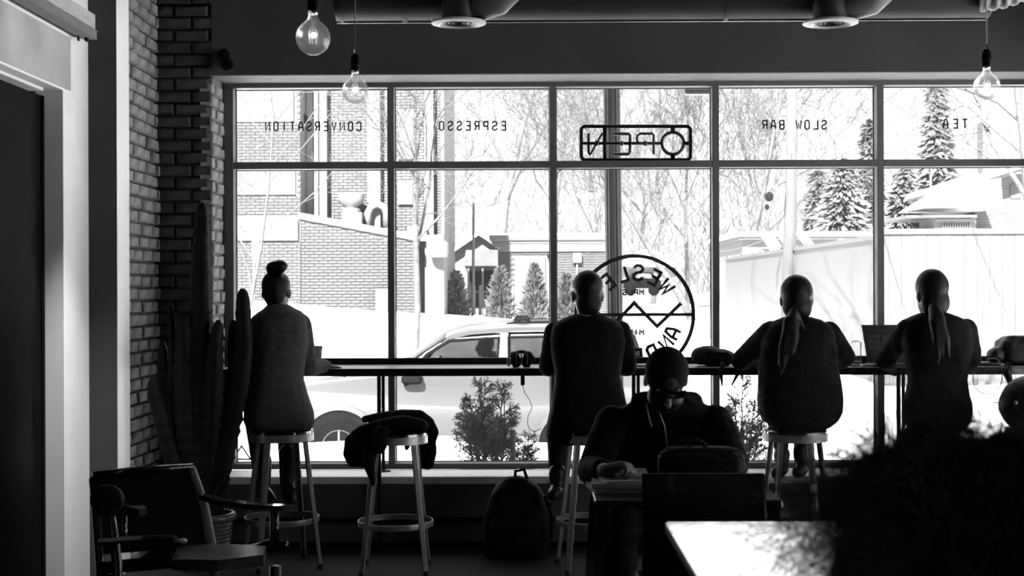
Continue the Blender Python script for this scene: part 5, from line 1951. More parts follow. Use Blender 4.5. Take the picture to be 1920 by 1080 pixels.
# roof vents
vc = P(659, 415, YA + 0.45)
S3_ = (YA + 1.0) / F
vt = obj('roof_vent', MB().lathe([(17 * S3_, 0), (17 * S3_, 24 * S3_), (12 * S3_, 26 * S3_), (14 * S3_, 30 * S3_), (22 * S3_, 36 * S3_), (24 * S3_, 42 * S3_), (24 * S3_, 52 * S3_), (20 * S3_, 54 * S3_)], (vc.x, YA + 0.45, vc.z - 0.02), 28), 'white_out', lb, 40, 'white mushroom roof vent')
m = MB().box(*qbox(641, 398, 678, 420, YA + 0.15, YA + 0.75))
obj('vent_curb', m, 'white_out', lb)
nk_ = [P(690, 425, YA + 0.55), P(690, 400, YA + 0.55), P(696, 388, YA + 0.55), P(708, 383, YA + 0.55), P(720, 388, YA + 0.55), P(725, 400, YA + 0.55), P(725, 425, YA + 0.55)]
obj('gooseneck_pipe', MB().tube(nk_, 7.5 * S3_, 14), 'white_out', lb, True)
dv = P(823, 470, YA + 0.3)
obj('drum_vent', MB().lathe([(16 * S3_, -12 * S3_), (18 * S3_, -6 * S3_), (18 * S3_, 12 * S3_), (12 * S3_, 18 * S3_)], dv, 20), 'white_out', lb, 40)
obj('utility_cabinet', MB().rbox(*qbox(704, 541, 731, 600, YA - 0.35, YA - 0.02), 0.02), 'stone', lb)
obj('wall_light', MB().rbox(*qbox(560, 212, 574, 232, YA + 0.5, YA + 0.8), 0.05), 'dark_out', lb)

# ---- small brick pavilion
YH = 38.0
hb = thing('brick_pavilion', 'small flat-roofed brick pavilion with a pale panel door in the middle distance', 'building', (PX(1035, YH), YH, 0.6))
obj('wall', MB().box(*qbox(934, 470, 1137, 620, YH + 0.02, YH + 4)), 'mortar_out', hb)
dx0, dx1, dz1 = P(969, 0, YH).x, P(1024, 0, YH).x, P(0, 481, YH).z
far_bricks(P(934, 0, YH).x, P(1137, 0, YH).x, P(0, 606, YH).z, P(0, 471, YH).z, YH, hb, holes=[(dx0, 0, dx1, dz1)])
obj('roof_slab', MB().rbox(*qbox(917, 440, 1150, 452, YH - 0.14, YH + 4.5), 0.03), 'stone', hb)
obj('snow_cap', MB().rbox(*qbox(917, 437, 1150, 441, YH - 0.14, YH + 4.5), 0.02), 'snow', hb)
obj('soffit', MB().box(*qbox(922, 451, 1146, 457, YH - 0.08, YH + 4.3)), 'stone_grey', hb)
obj('frieze', MB().box(*qbox(936, 456, 1139, 472, YH - 0.06, YH + 0.1)), 'stone', hb)
obj('panel_door', MB().rbox(*qbox(970, 482, 1023, 612, YH - 0.05, YH + 0.1), 0.02), 'stone', hb)
obj('meter_box', MB().rbox(*qbox(1074, 474, 1091, 493, YH - 0.18, YH), 0.02), 'white_out', hb)
obj('conduit', MB().tube([P(1082, 493, YH - .08), P(1082, 600, YH - .08)], 0.03, 8), 'white_out', hb, True)
obj('wall_lamp', MB().rbox(*qbox(1026, 476, 1034, 482, YH - 0.15, YH), 0.02), 'dark_out', hb)

# ---- gabled house behind it
YG2 = 47.0
gh = thing('gabled_house', 'small gabled house with a dark porch between the two brick buildings', 'house', (PX(880, YG2), YG2, 0.9))
g0 = [P(828, 600, YG2), P(828, 490, YG2), P(897, 443, YG2), P(960, 485, YG2), P(960, 600, YG2)]
obj('wall', MB().prism([(p.x, p.z) for p in g0], YG2, YG2 + 6), 'siding', gh)
for a_, b_ in (((822, 493), (898, 441)), ((898, 441), (968, 488))):
    pa, pb = P(a_[0], a_[1], YG2), P(b_[0], b_[1], YG2)
    obj('roof', MB().prism([(pa.x, pa.z), (pb.x, pb.z), (pb.x, pb.z + .12), (pa.x, pa.z + .12)], YG2 - 0.4, YG2 + 6.3), 'snow', gh)
obj('porch_roof', MB().prism([(P(872, 503, YG2).x, P(0, 503, YG2).z), (P(945, 503, YG2).x, P(0, 503, YG2).z), (P(935, 474, YG2).x, P(0, 474, YG2).z), (P(877, 474, YG2).x, P(0, 474, YG2).z)], YG2 - 1.4, YG2), 'roof_grey', gh)
obj('porch_opening', MB().box(*qbox(880, 508, 940, 600, YG2 - 0.2, YG2 - 0.01)), 'dark_out', gh)
for u in (878, 905, 940):
    obj('porch_post', MB().box(*qbox(u - 1.5, 503, u + 1.5, 600, YG2 - 1.3, YG2 - 1.15)), 'stone', gh)

# far house with snow roof, between post and round emblem
YF2 = 62.0
fh = thing('far_house', 'pale far house with a snowy roof seen through the round emblem', 'house', (PX(1220, YF2), YF2, 1.0))
obj('wall', MB().box(*qbox(1168, 497, 1268, 560, YF2, YF2 + 5)), 'siding', fh)
pa, pb, pc2 = P(1158, 500, YF2), P(1216, 466, YF2), P(1278, 500, YF2)
obj('roof', MB().prism([(pa.x, pa.z), (pb.x, pb.z), (pc2.x, pc2.z)], YF2 - .6, YF2 + 5.5), 'snow', fh)
for u in (1185, 1215, 1245):
    obj('window', MB().box(*qbox(u - 5, 508, u + 5, 526, YF2 - .06, YF2)), 'roof_grey', fh)
YFC = 50.0
fc = thing('distant_car', 'dark car parked far up the snowy lane behind the emblem letters', 'car', (PX(1205, YFC), YFC, PZ(550, YFC, 1205)))
pr = [(1168, 545), (1168, 531), (1180, 526), (1190, 515), (1218, 515), (1230, 526), (1238, 531), (1238, 545)]
obj('car_body', MB().prism([(P(u, 0, YFC).x, P(0, v, YFC).z) for u, v in pr], YFC, YFC + 1.7), 'car_trim', fc)
obj('side_window', MB().prism([(P(u, 0, YFC).x, P(0, v, YFC).z) for u, v in ((1187, 526), (1193, 517), (1216, 517), (1225, 526))], YFC - .02, YFC), 'window_out', fc)
for u in (1182, 1226):
    obj('wheel', MB().lathe([(0.001, -.1), (0.18, -.1), (0.2, 0), (0.18, .1), (0.001, .1)], P(u, 544, YFC + .05), 16, RX), 'tyre', fc, 40)

# ---- white board fence: runs back on the left, turns to face the street on the right
fw = thing('white_board_fence', 'long white board fence on the right, running up the lane and along the street', 'fence', (5.56, 23.0, 0))
fx = PX(1640, 23.0)
n_b = 0
for k in range(85):
    y0 = 23.0 + k * 0.2
    r = random.Random(k)
    z0 = gz(fx, y0) - .1
    obj('board', MB().box((fx, y0 + .004, z0), (fx + .025, y0 + .196, 2.32 + r.uniform(-.008, .008))), 'fence_white', fw)
for k in range(48):
    x0 = fx + .03 + k * 0.2
    r = random.Random(k + 500)
    obj('board', MB().box((x0 + .003, 23.0 + r.uniform(-.003, .003), gz(x0, 23.0) - .1), (x0 + .197, 23.025, 2.40)), 'fence_white', fw)
obj('top_rail', MB().box((fx - .03, 23.0, 2.30), (fx + .06, 40.1, 2.37)), 'fence_white', fw)
obj('top_rail', MB().box((fx - .03, 22.96, 2.385), (fx + 9.7, 23.07, 2.47)), 'fence_white', fw)
for k in range(7):
    y0 = 23.0 + k * 2.83
    obj('post', MB().box((fx + .02, y0 - .05, gz(fx, y0) - .1), (fx + .12, y0 + .05, 2.42)), 'fence_white', fw)

# ---- garage with solar panels behind the fence
YS = 44.0
sg2 = thing('garage', 'low white garage with a flat snowy roof behind the white fence', 'garage', (PX(1500, YS), YS, 0.5))
obj('wall', MB().box(*qbox(1392, 446, 1900, 560, YS, YS + 6)), 'white_out', sg2)
obj('roof', MB().box(*qbox(1384, 433, 1832, 443, YS - .4, YS + 6.3)), 'snow', sg2)
obj('eave', MB().box(*qbox(1386, 442, 1830, 449, YS - .3, YS + 6)), 'stone', sg2)
obj('window', MB().box(*qbox(1403, 470, 1412, 480, YS - .05, YS)), 'roof_grey', sg2)
for i, (u, lab) in enumerate(((1424, 'solar panel leaning on the garage, leftmost of three'), (1456, 'solar panel leaning on the garage, just left of the wooden pole'), (1493, 'solar panel leaning on the garage, right of the wooden pole'))):
    b0_, b1_, t1, t0 = P(u + 22, 471 - i * 2, YS - 2), P(u + 46 - i * 4, 467 - i * 2, YS - 2), P(u + 24 - i * 2, 436 + i, YS - .6), P(u, 437 + i, YS - .6)
    spn = thing('solar_panel', lab, 'solar panel', b0_, 'solar panels on the garage')
    nv = Vector((0, 0.04, 0.03))
    obj('glass_sheet', MB().loft([[b0_, b1_, t1, t0], [p - nv for p in (b0_, b1_, t1, t0)]]), 'solar', spn)
    m = MB()
    for k in range(5):
        t = k / 4
        m.tube([b0_.lerp(b1_, t) - nv * 1.2, t0.lerp(t1, t) - nv * 1.2], 0.012, 5)
        m.tube([b0_.lerp(t0, t) - nv * 1.2, b1_.lerp(t1, t) - nv * 1.2], 0.012, 5)
    obj('grid', m, 'white_out', spn)

# ---- house at the right
YR = 46.0
rh = thing('clapboard_house', 'clapboard house with snowy roofs above the white fence at the far right', 'house', (PX(1850, YR), YR, 0.6))
obj('wall', MB().box(*qbox(1826, 330, 1990, 470, YR, YR + 6)), 'siding', rh)
for k in range(22):
    z = P(0, 452 - k * 5.6, YR).z
    obj('clapboard', MB().prism([(0, 0)], 0, 0) if False else MB().box((P(1826, 0, YR).x, YR - .045 + .0, z - .085), (P(1990, 0, YR).x, YR - .005, z)), 'siding', rh)
pa, pb = P(1808, 348, YR), P(1990, 290, YR)
obj('roof', MB().prism([(pa.x, pa.z), (pb.x, pb.z), (pb.x, pb.z + .16), (pa.x, pa.z + .16)], YR - 1.0, YR + 7), 'snow', rh)
obj('fascia', MB().prism([(pa.x, pa.z - .10), (pb.x, pb.z - .10), (pb.x, pb.z), (pa.x, pa.z)], YR - .9, YR + 6.8), 'stone_grey', rh)
for (u0, u1, v0, v1) in ((1830, 1870, 344, 366), (1895, 1915, 346, 372)):
    obj('window', MB().box(*qbox(u0, v0, u1, v1, YR - .09, YR - .04)), 'roof_grey', rh)
lo_ = [(1698, 403), (1762, 364), (1828, 352), (1832, 404)]
obj('lower_roof', MB().prism([(P(u, 0, YR).x, P(0, v, YR).z) for u, v in lo_], YR - 2.4, YR + 1), 'snow', rh)
obj('lower_eave', MB().box(*qbox(1700, 403, 1832, 408, YR - 2.3, YR + 1)), 'stone_grey', rh)
obj('porch_wall', MB().box(*qbox(1752, 407, 1830, 450, YR - 1.9, YR - .2)), 'siding', rh)
obj('porch_rail', MB().box(*qbox(1755, 410, 1826, 416, YR - 2.0, YR - 1.88)), 'white_out', rh)
for k in range(12):
    u = 1768 + k * 4.6
    obj('baluster', MB().box(*qbox(u - .8, 416, u + .8, 428, YR - 1.97, YR - 1.9)), 'white_out', rh)
obj('chimney', MB().box(*qbox(1843, 228, 1871, 330, YR + 2, YR + 2.6)), 'brick_out2', rh)
obj('vent_pipe', MB().tube([P(1745, 382, YR - .5), P(1745, 328, YR - .5)], 0.035, 8), 'white_out', rh, True)

# ---- iron picket fence in the middle distance
YI = 36.5
pf = thing('picket_fence', 'thin metal picket fence beside the conical shrubs', 'fence', (PX(850, YI), YI, gz(PX(850, YI), YI)))
for u in range(779, 1005, 7):
    a_ = P(u, 536, YI)
    obj('picket', MB().box((a_.x - .011, YI - .011, gz(a_.x, YI) - .05), (a_.x + .011, YI + .011, a_.z)), 'stone', pf)
for v in (547, 577):
    obj('rail', MB().bar(P(777, v, YI - .02), P(1006, v, YI - .02), .02, .05), 'stone', pf)
for u in (901, 1006):
    obj('post', MB().box(*qbox(u - 2, 534, u + 2, 606, YI - .05, YI + .05)), 'stone', pf)

# ---- lamp post, bus stop sign, bin
lpz = thing('lamp_post', 'slim pale pole standing between the gabled house and the conical shrubs', 'post', P(887, 600, 36.0))
obj('pole', MB().tube([P(887, 602, 36), P(888, 380, 36)], [0.045, 0.03], 10), 'stone', lpz, True)
obj('base', MB().rbox(*qbox(881, 594, 895, 604, 35.85, 36.15), 0.02), 'stone', lpz)
YBS = 27.0
ss = thing('street_sign', 'narrow pale street sign on a post left of the woman with the bun', 'sign', P(476, 600, YBS))
obj('sign_plate', MB().rbox(*qbox(471, 416, 486, 488, YBS - .02, YBS + .01), 0.01), 'white_out', ss)
m = MB()
for v0, v1 in ((424, 437), (441, 452), (456, 466)):
    m.box(*qbox(474, v0, 483, v1, YBS - .024, YBS - .02))
obj('sign_print', m, 'stone', ss)
obj('post', MB().tube([P(476, 610, YBS), P(476, 416, YBS + .03)], 0.02, 8), 'white_out', ss, True)
YT = 34.0
tb = thing('wheelie_bin', 'grey wheeled bin in the lane at the edge of the third window bay', 'bin', P(1322, 610, YT))
m = MB().loft([[P(1315, 610, YT), P(1330, 610, YT), P(1330, 610, YT) + Vector((0, .4, 0)), P(1315, 610, YT) + Vector((0, .4, 0))],
               [P(1312, 573, YT), P(1333, 573, YT), P(1333, 573, YT) + Vector((0, .5, 0)), P(1312, 573, YT) + Vector((0, .5, 0))]])
obj('bin_body', m, 'stone_grey', tb)
obj('lid', MB().rbox(*qbox(1311, 568, 1334, 574, YT - .03, YT + .53), 0.015), 'roof_grey', tb)

# ---- utility pole with fittings and wires
YU = 30.0
up_ = thing('utility_pole', 'weathered wooden utility pole with fittings in the fourth window bay', 'pole', P(1480, 640, YU))
obj('pole', MB().tube([P(1476, 650, YU), P(1482, 400, YU), P(1487, 60, YU)], [0.15, 0.13, 0.10], 14), 'pole_wood', up_, True)
for (u, v0, v1) in ((1471, 285, 300), (1491, 285, 300)):
    obj('insulator_box', MB().rbox(*qbox(u - 5, v0, u + 5, v1, YU - .3, YU - .1), 0.02), 'white_out', up_)
obj('conduit', MB().tube([P(1494, 640, YU - .15), P(1493, 470, YU - .15)], 0.05, 10), 'white_out', up_, True)
obj('conduit', MB().tube([P(1466, 395, YU - .15), P(1467, 355, YU - .15)], 0.06, 10), 'white_out', up_, True)
obj('lantern', MB().ball(P(1442, 369, YU - .2), (.09, .09, .1), 14, 10), 'dark_out', up_, True)
obj('lantern_arm', MB().tube([P(1481, 335, YU), P(1460, 345, YU - .1), P(1446, 362, YU - .2)], 0.02, 8), 'roof_grey', up_, True)
obj('lantern', MB().ball(P(1438, 388, YU - .2), (.05, .05, .06), 12, 8), 'dark_out', up_, True)


def wire(pts, lab, r=0.012):
    o = obj('overhead_wire', MB().tube(pts, r, 5), 'wire', None, True)
    tag(o, lab, 'wire', 'overhead wires at the utility pole')


def sag(a, b, s=0.3, n=10):
    return [a.lerp(b, i / n) - Vector((0, 0, s * 4 * (i / n) * (1 - i / n))) for i in range(n + 1)]


wire(sag(P(1487, 120, YU), P(1930, 20, 18), .2), 'overhead wire, highest at the right of the pole')
wire(sag(P(1487, 290, YU), P(1760, 110, 17), .15), 'overhead wire rising steeply right from the pole fittings')
wire(sag(P(1483, 330, YU), P(1290, 470, 55), .3), 'overhead wire falling left from the pole lantern')
wire(sag(P(1478, 430, YU), P(1240, 440, 60), .6), 'low sagging wire left of the pole')
wire(sag(P(1590, 140, 26), P(1990, 330, 40), .3), 'wire slanting down behind the right-hand bulb')

# ---- bare trees
def bare_tree(px, py_base, Y, H, r0, seed, label, lean=(0, 0), levels=4, material='bark', first=0.3, spread=0.7, twig=None, kids=(10, 7, 5, 4), crown_only=False):
    r = random.Random(seed)
    b = P(px, py_base, Y)
    t = thing('bare_tree', label, 'tree', b, 'leafless trees beyond the street')
    tw = twig or 0.0034 * Y / 20
    trunk_mb, br = MB(), MB()

    def grow(p, v, L, rad, lev, mb):
        n = 6 if lev == 0 else 5 if lev == 1 else 4
        pts, rs = [p.copy()], [rad]
        q_ = p.copy()
        d = v.copy()
        for k in range(n):
            d = (d + Vector((r.gauss(0, .13), r.gauss(0, .13), r.gauss(0.02, .08))) * (0.5 if lev == 0 else 1.5)).normalized()
            q_ = q_ + d * L / n
            pts.append(q_.copy())
            rs.append(max(tw, rad * (1 - 0.72 * (k + 1) / n)))
        mb.tube(pts, rs, 8 if lev == 0 else 5 if lev == 1 else 3, cap=(lev == 0))
        if lev < levels:
            nk = kids[min(lev, len(kids) - 1)]
            for k in range(nk):
                f0 = first if lev == 0 else 0.2
                s = f0 + (1 - f0) * (k + r.random()) / nk
                i = min(n - 1, int(s * n))
                pp = pts[i].lerp(pts[i + 1], s * n - i)
                base = (pts[i + 1] - pts[i]).normalized()
                a = r.uniform(0, 6.283)
                o = base.orthogonal().normalized()
                side = Matrix.Rotation(a, 3, base) @ o
                sp2 = spread * r.uniform(0.7, 1.3)
                nv = (base * math.cos(sp2) + side * math.sin(sp2) + Vector((0, 0, .12))).normalized()
                grow(pp, nv, L * (0.62 if lev == 0 else 0.58) * r.uniform(.6, 1.1), max(tw, rs[i] * r.uniform(.4, .6)), lev + 1, br)
        return pts

    grow(b, Vector((lean[0], lean[1], 1)).normalized(), H, r0, 0, trunk_mb)
    obj('trunk', trunk_mb, material, t, True, fix=False)
    if br.v:
        obj('branches', br, material, t, True, fix=False)
    return t


bare_tree(766, 800, 21.2, 5.2, 0.065, 1, 'young bare tree with a straight pale trunk just right of the first mullion', (0.02, 0), 4, 'bark_pale', .45, .8)
bare_tree(420, 820, 20.8, 5.6, 0.035, 2, 'bare tree whose twigs cross the far left window bay', (0.05, 0), 4, 'bark_pale', .35, .75)
bare_tree(935, 600, 47, 11.5, 0.17, 3, 'tall spreading bare tree behind the brick pavilion', (0.02, 0), 4, 'bark_pale', .3, .75)
bare_tree(1040, 590, 58, 13, 0.13, 4, 'bare tree far behind the second mullion from the left', (0, 0), 4, 'bark_pale', .25, .7)
bare_tree(1302, 610, 42, 6.2, 0.13, 5, 'crooked bare tree leaning left in the third window bay', (-0.42, 0), 4, 'bark', .4, .75)
bare_tree(1225, 570, 62, 10.5, 0.11, 6, 'far bare tree right of the fluted post', (0.03, 0), 4, 'bark_pale', .2, .6)
bare_tree(1290, 570, 66, 12, 0.11, 7, 'far bare tree behind the third mullion', (0, 0), 4, 'bark_pale', .2, .6)
bare_tree(1392, 600, 52, 10, 0.12, 8, 'bare tree left of the utility pole', (0.12, 0), 4, 'bark', .25, .7)
bare_tree(1440, 560, 66, 11, 0.11, 12, 'far bare tree right behind the utility pole', (0, 0), 4, 'bark_pale', .2, .6)
bare_tree(1960, 600, 33, 8.5, 0.14, 9, 'bare tree with thick limbs behind the right-hand bulb', (-0.12, 0), 4, 'bark', .25, .8)
bare_tree(1130, 580, 70, 13, 0.11, 10, 'far bare tree behind the fluted post', (0, 0), 4, 'bark_pale', .2, .6)
bare_tree(850, 580, 56, 10, 0.11, 11, 'far bare tree above the gabled house', (0, 0), 4, 'bark_pale', .2, .65)

# ---- evergreens
def conifer(px, py_top, py_base, Y, rpx, seed, label, dens=1.0, cat='tree', name='evergreen_tree', material='conifer', shape=1.0, blade=0.16, droop=0.35, grp='evergreens beyond the street'):
    r = random.Random(seed)
    b, tp = P(px, py_base, Y), P(px, py_top, Y)
    H = tp.z - b.z
    R0 = rpx * Y / F
    t = thing(name, label, cat, b, grp)
    obj('trunk', MB().tube([b, b + Vector((0, 0, H * .9))], [0.04 * H / 4 + .02, 0.012], 8), 'bark', t, True)
    mb = MB()
    n = int(1500 * dens)
    for i in range(n):
        h = r.random() ** 1.25
        rad = R0 * (1 - h) ** shape * (0.72 + 0.28 * math.sin(h * 40 + r.random() * 2) ** 2) * math.sqrt(r.uniform(.15, 1)) * min(1, (h + .04) / .12)
        a = r.uniform(0, 6.283)
        c = b + Vector((rad * math.cos(a), rad * math.sin(a), H * h))
        d = Vector((math.cos(a), math.sin(a), -droop + r.gauss(0, .25) if shape == 1.0 else 0.9 + r.gauss(0, .3))).normalized()
        L = blade * r.uniform(.6, 1.3)
        s = d.cross(Vector((r.gauss(0, 1), r.gauss(0, 1), r.gauss(0, 1)))).normalized() * L * .22
        mb.add([c - d * L * .3, c + s + d * L * .2, c + d * L, c - s + d * L * .2], [(0, 1, 2, 3)])
    obj('foliage', mb, material, t, kind='stuff', fix=False)


conifer(1757, 150, 560, 58, 62, 21, 'tallest pointed evergreen, behind the word TEA', 2.0, blade=.5)
conifer(1580, 300, 520, 50, 86, 22, 'broad dense evergreen between the pole and the fourth mullion', 3.2, blade=.4)
conifer(1632, 225, 540, 60, 40, 23, 'slim pointed evergreen at the fourth mullion', 1.4, blade=.45)
conifer(1695, 312, 540, 54, 70, 24, 'low dense evergreen right of the fourth mullion', 1.8, blade=.4)
conifer(1786, 330, 540, 56, 44, 26, 'low evergreen behind the clapboard house gable', 1.4, blade=.4)
conifer(1534, 322, 540, 57, 46, 25, 'dense evergreen just right of the utility pole', 1.4, blade=.4)
for (u, v, rp, sd, lab) in ((856, 512, 31, 31, 'conical shrub, leftmost, before the gabled house'), (938, 503, 34, 32, 'conical shrub at the left corner of the pavilion'), (1003, 497, 34, 33, 'conical shrub before the pavilion door'), (1062, 515, 32, 34, 'conical shrub half behind the second mullion')):
    conifer(u, v, 602, 34.5, rp, sd, lab, 1.1, 'shrub', 'conical_shrub', 'arbor', 0.62, .12, 0, 'conical shrubs before the pavilion')

# ---- fluted post right outside the third bay
YPo = 9.75
fp = thing('fluted_post', 'dark fluted steel post right outside the third window bay', 'post', P(1157, 900, YPo))
c0, c1_ = P(1158, 1010, YPo), P(1146, 100, YPo)
fl = lambda a, i: 0.90 + 0.10 * abs(math.cos(a * 6))
pts = [c0.lerp(c1_, i / 20) for i in range(21)]
obj('shaft', MB().tube(pts, [0.057] * 21, 96, prof=fl), 'post_steel', fp, 60)
obj('base', MB().lathe([(0.10, 0), (0.10, 0.12), (0.075, 0.18), (0.065, 0.3)], (c0.x, YPo, -0.27), 24), 'post_steel', fp, 40)
hs = thing('hanging_sign_board', 'bottom corner of a dark sign board hanging outside at the top of the third bay', 'sign', P(1310, 80, 10.4))
obj('board', MB().rbox(*qbox(1284, 80, 1345, 176, 10.4, 10.5), 0.01), 'post_steel', hs)
bz = P(0, 74, 10.4).z
for u in (1294, 1336):
    obj('bracket_arm', MB().tube([(PX(u, 10.45), YF + 0.09, bz), (PX(u, 10.45), 10.46, bz), (PX(u, 10.45), 10.46, bz - .1)], .015, 8), 'post_steel', hs, True)

# ---- planters with spruce tips outside the glass
def planter(px, wpx, tips, Y, seed, label):
    r = random.Random(seed)
    b = P(px, 900, Y)
    t = thing('planter', label, 'planter', (b.x, Y, -0.27), 'planters with spruce tips outside the window')
    w_ = wpx * Y / F / 2
    obj('pot', MB().lathe([(w_ * .75, 0), (w_, 0.55), (w_ * 1.04, 0.56), (w_ * 1.04, 0.60), (w_ * .92, 0.60), (w_ * .9, 0.5)], (b.x, Y, -0.27), 28), 'planter', t, 40)
    obj('soil', MB().lathe([(.001, .52), (w_ * .9, .52), (w_ * .9, .54), (.001, .55)], (b.x, Y, -0.27), 20), 'soil', t)
    for (tx, ty, dy) in tips:
        tip = P(tx, ty, Y + dy)
        base = Vector((b.x + (tip.x - b.x) * .45, Y + dy * .6, 0.26))
        mb = MB()

        def twig(a, c, rad, lev):
            n = max(4, int((c - a).length / .02))
            d = (c - a).normalized()
            pts = [a.lerp(c, i / n) + Vector((r.gauss(0, .002), r.gauss(0, .002), r.gauss(0, .002))) for i in range(n + 1)]
            mb.tube(pts, [rad * (1 - .7 * i / n) for i in range(n + 1)], 4, cap=False)
            if lev > 0:
                for p_ in pts:
                    for k in range(6):
                        o_ = Matrix.Rotation(r.uniform(0, 6.28), 3, d) @ d.orthogonal().normalized()
                        nd = (o_ + d * .9).normalized()
                        s_ = nd.orthogonal().normalized() * .0013
                        mb.add([p_ + s_, p_ - s_, p_ + nd * .016], [(0, 1, 2)])
            if lev < 2:
                L = (c - a).length
                m_ = max(3, int(L / (.05 if lev == 0 else .045)))
                for k in range(m_):
                    s = (.12 if lev == 0 else .25) + (.84 if lev == 0 else .65) * (k + r.random() * .5) / m_
                    for sgn in range(3 if lev == 0 else 2):
                        p_ = a.lerp(c, s)
                        o_ = Matrix.Rotation(r.uniform(0, 6.28), 3, d) @ d.orthogonal().normalized()
                        nd = (o_ * 1.0 + d * .85).normalized()
                        LL = (L * .42 * (1 - s) + .05) if lev == 0 else L * .5 * (1 - s) + .02
                        twig(p_, p_ + nd * LL, rad * .45, lev + 1)
        twig(base, tip, 0.007, 0)
        obj('spruce_tip', mb, 'spruce', t, fix=False)


planter(915, 105, [(902, 706, 0), (944, 716, .08), (880, 742, -.06), (925, 768, .1), (868, 775, .05), (955, 785, -.05), (908, 760, -.1), (890, 800, .12), (940, 810, .1), (966, 822, .0)], 9.85, 1, 'planter of dark spruce tips outside the second window bay')
planter(1388, 95, [(1392, 700, 0), (1365, 760, .06), (1415, 750, .06), (1378, 745, -.08), (1428, 795, 0), (1352, 800, 0), (1402, 790, .1), (1380, 810, -.1)], 9.85, 2, 'planter of spruce tips outside the fourth window bay')
planter(988, 26, [(990, 812, 0), (980, 836, .02), (997, 838, -.02)], 9.9, 3, 'tiny pot of twigs right of the large spruce planter')
lg_ = P(961, 860, 9.8)
obj_l = obj('birch_log', MB().tube([(lg_.x, 9.72, -.25), P(961, 806, 9.72)], 0.02, 12), 'bark_pale', None, 40)
tag(obj_l, 'pale birch log upright beside the large spruce planter', 'log')

# ---- the car at the kerb
YC0 = 17.2
g_ = -0.76
C = lambda u, v: (P(u, v, YC0).x, P(u, v, YC0).z)
car = thing('parked_car', 'silver estate car parked at the kerb behind the counter', 'car', (C(860, 0)[0], YC0 + .92, g_))
W_ = 1.84
low = [(505, 828), (498, 800), (498, 760), (506, 738), (530, 726), (600, 714), (690, 704), (745, 697), (1235, 690), (1246, 735), (1250, 800), (1240, 828)]
rings = []
for (dy, k) in ((0.10, .965), (0.03, .99), (0.0, 1.0), (0.0, 1.0)):
    pass
lp_ = [Vector((C(u, v)[0], 0, C(u, v)[1])) for u, v in low]
cen = Vector(((lp_[0].x + lp_[-1].x) / 2, 0, (max(p.z for p in lp_) + min(p.z for p in lp_)) / 2))
for (dy, k, kz) in ((0.0, .955, .92), (0.035, .985, .97), (0.10, 1.0, 1.0), (W_ - .10, 1.0, 1.0), (W_ - .035, .985, .97), (W_, .955, .92)):
    rings.append([Vector((cen.x + (p.x - cen.x) * k, YC0 + dy, cen.z + (p.z - cen.z) * kz)) for p in lp_])
obj('lower_body', MB().loft(rings), 'car_paint', car, 30)
# roof and pillars
ro = [(826, 634), (842, 624), (880, 615), (960, 609), (1100, 607), (1180, 611), (1202, 620), (1208, 630)]
up0 = [Vector((C(u, v)[0], 0, C(u, v)[1])) for u, v in ro]
for p in up0:
    pass
rr_ = []
for (dy, dz) in ((0.14, -.035), (0.20, .0), (0.5, .03), (W_ - .5, .03), (W_ - .2, 0), (W_ - .14, -.035)):
    top = [p + Vector((0, YC0 + dy, dz)) for p in up0]
    bot = [p + Vector((0, YC0 + dy, dz - .05)) for p in reversed(up0)]
    rr_.append(top + bot)
obj('roof', MB().loft(rr_), 'car_paint', car, 30)


def CP(u, v, dy):
    x, z = C(u, v)
    return Vector((x, YC0 + dy, z))


for side in (0, 1):
    f = (lambda d: d) if side == 0 else (lambda d: W_ - d)
    pil = MB()
    pil.tube([CP(738, 699, f(.08)), CP(785, 660, f(.11)), CP(832, 631, f(.16))], [.05, .045, .045], 8)
    obj('pillar', pil, 'car_paint', car, True)
    obj('pillar', MB().loft([[CP(930, 725, f(.02)), CP(950, 725, f(.02)), CP(950, 725, f(.07)), CP(930, 725, f(.07))], [CP(938, 620, f(.15)), CP(953, 620, f(.15)), CP(953, 620, f(.2)), CP(938, 620, f(.2))]]), 'car_paint', car)
    obj('pillar', MB().loft([[CP(1075, 725, f(.02)), CP(1100, 725, f(.02)), CP(1100, 725, f(.07)), CP(1075, 725, f(.07))], [CP(1078, 618, f(.15)), CP(1096, 618, f(.15)), CP(1096, 618, f(.2)), CP(1078, 618, f(.2))]]), 'car_paint', car)
    obj('pillar', MB().loft([[CP(1215, 700, f(.03)), CP(1246, 700, f(.03)), CP(1246, 700, f(.1)), CP(1215, 700, f(.1))], [CP(1190, 620, f(.15)), CP(1210, 620, f(.15)), CP(1210, 620, f(.2)), CP(1190, 620, f(.2))]]), 'car_paint', car)
    for poly in (((757, 722), (778, 690), (800, 665), (842, 640), (935, 634), (930, 722)), ((952, 720), (953, 633), (1076, 631), (1074, 720)), ((1100, 716), (1098, 632), (1188, 632), (1212, 690), (1214, 704))):
        k = lambda v: .03 + .12 * (722 - v) / 100
        r0 = [CP(u, v, f(k(v) - .012)) for u, v in poly]
        r1 = [CP(u, v, f(k(v) + .01)) for u, v in poly]
        obj('window', MB().loft([r0, r1]), 'car_glass', car)
        fr = [p.copy() for p in r0]
        obj('window_seal', MB().tube(fr, .022, 6, close=True), 'car_trim', car)
obj('windscreen', MB().loft([[CP(745, 697, .12), CP(745, 697, W_ - .12), CP(749, 699, W_ - .12), CP(749, 699, .12)], [CP(832, 628, .2), CP(832, 628, W_ - .2), CP(836, 630, W_ - .2), CP(836, 630, .2)]]), 'car_glass', car)
for u in (943, 1088):
    obj('door_seam', MB().box((C(u, 0)[0] - .006, YC0 - .004, C(0, 812)[1]), (C(u, 0)[0] + .006, YC0 + .03, C(0, 725)[1])), 'car_trim', car)
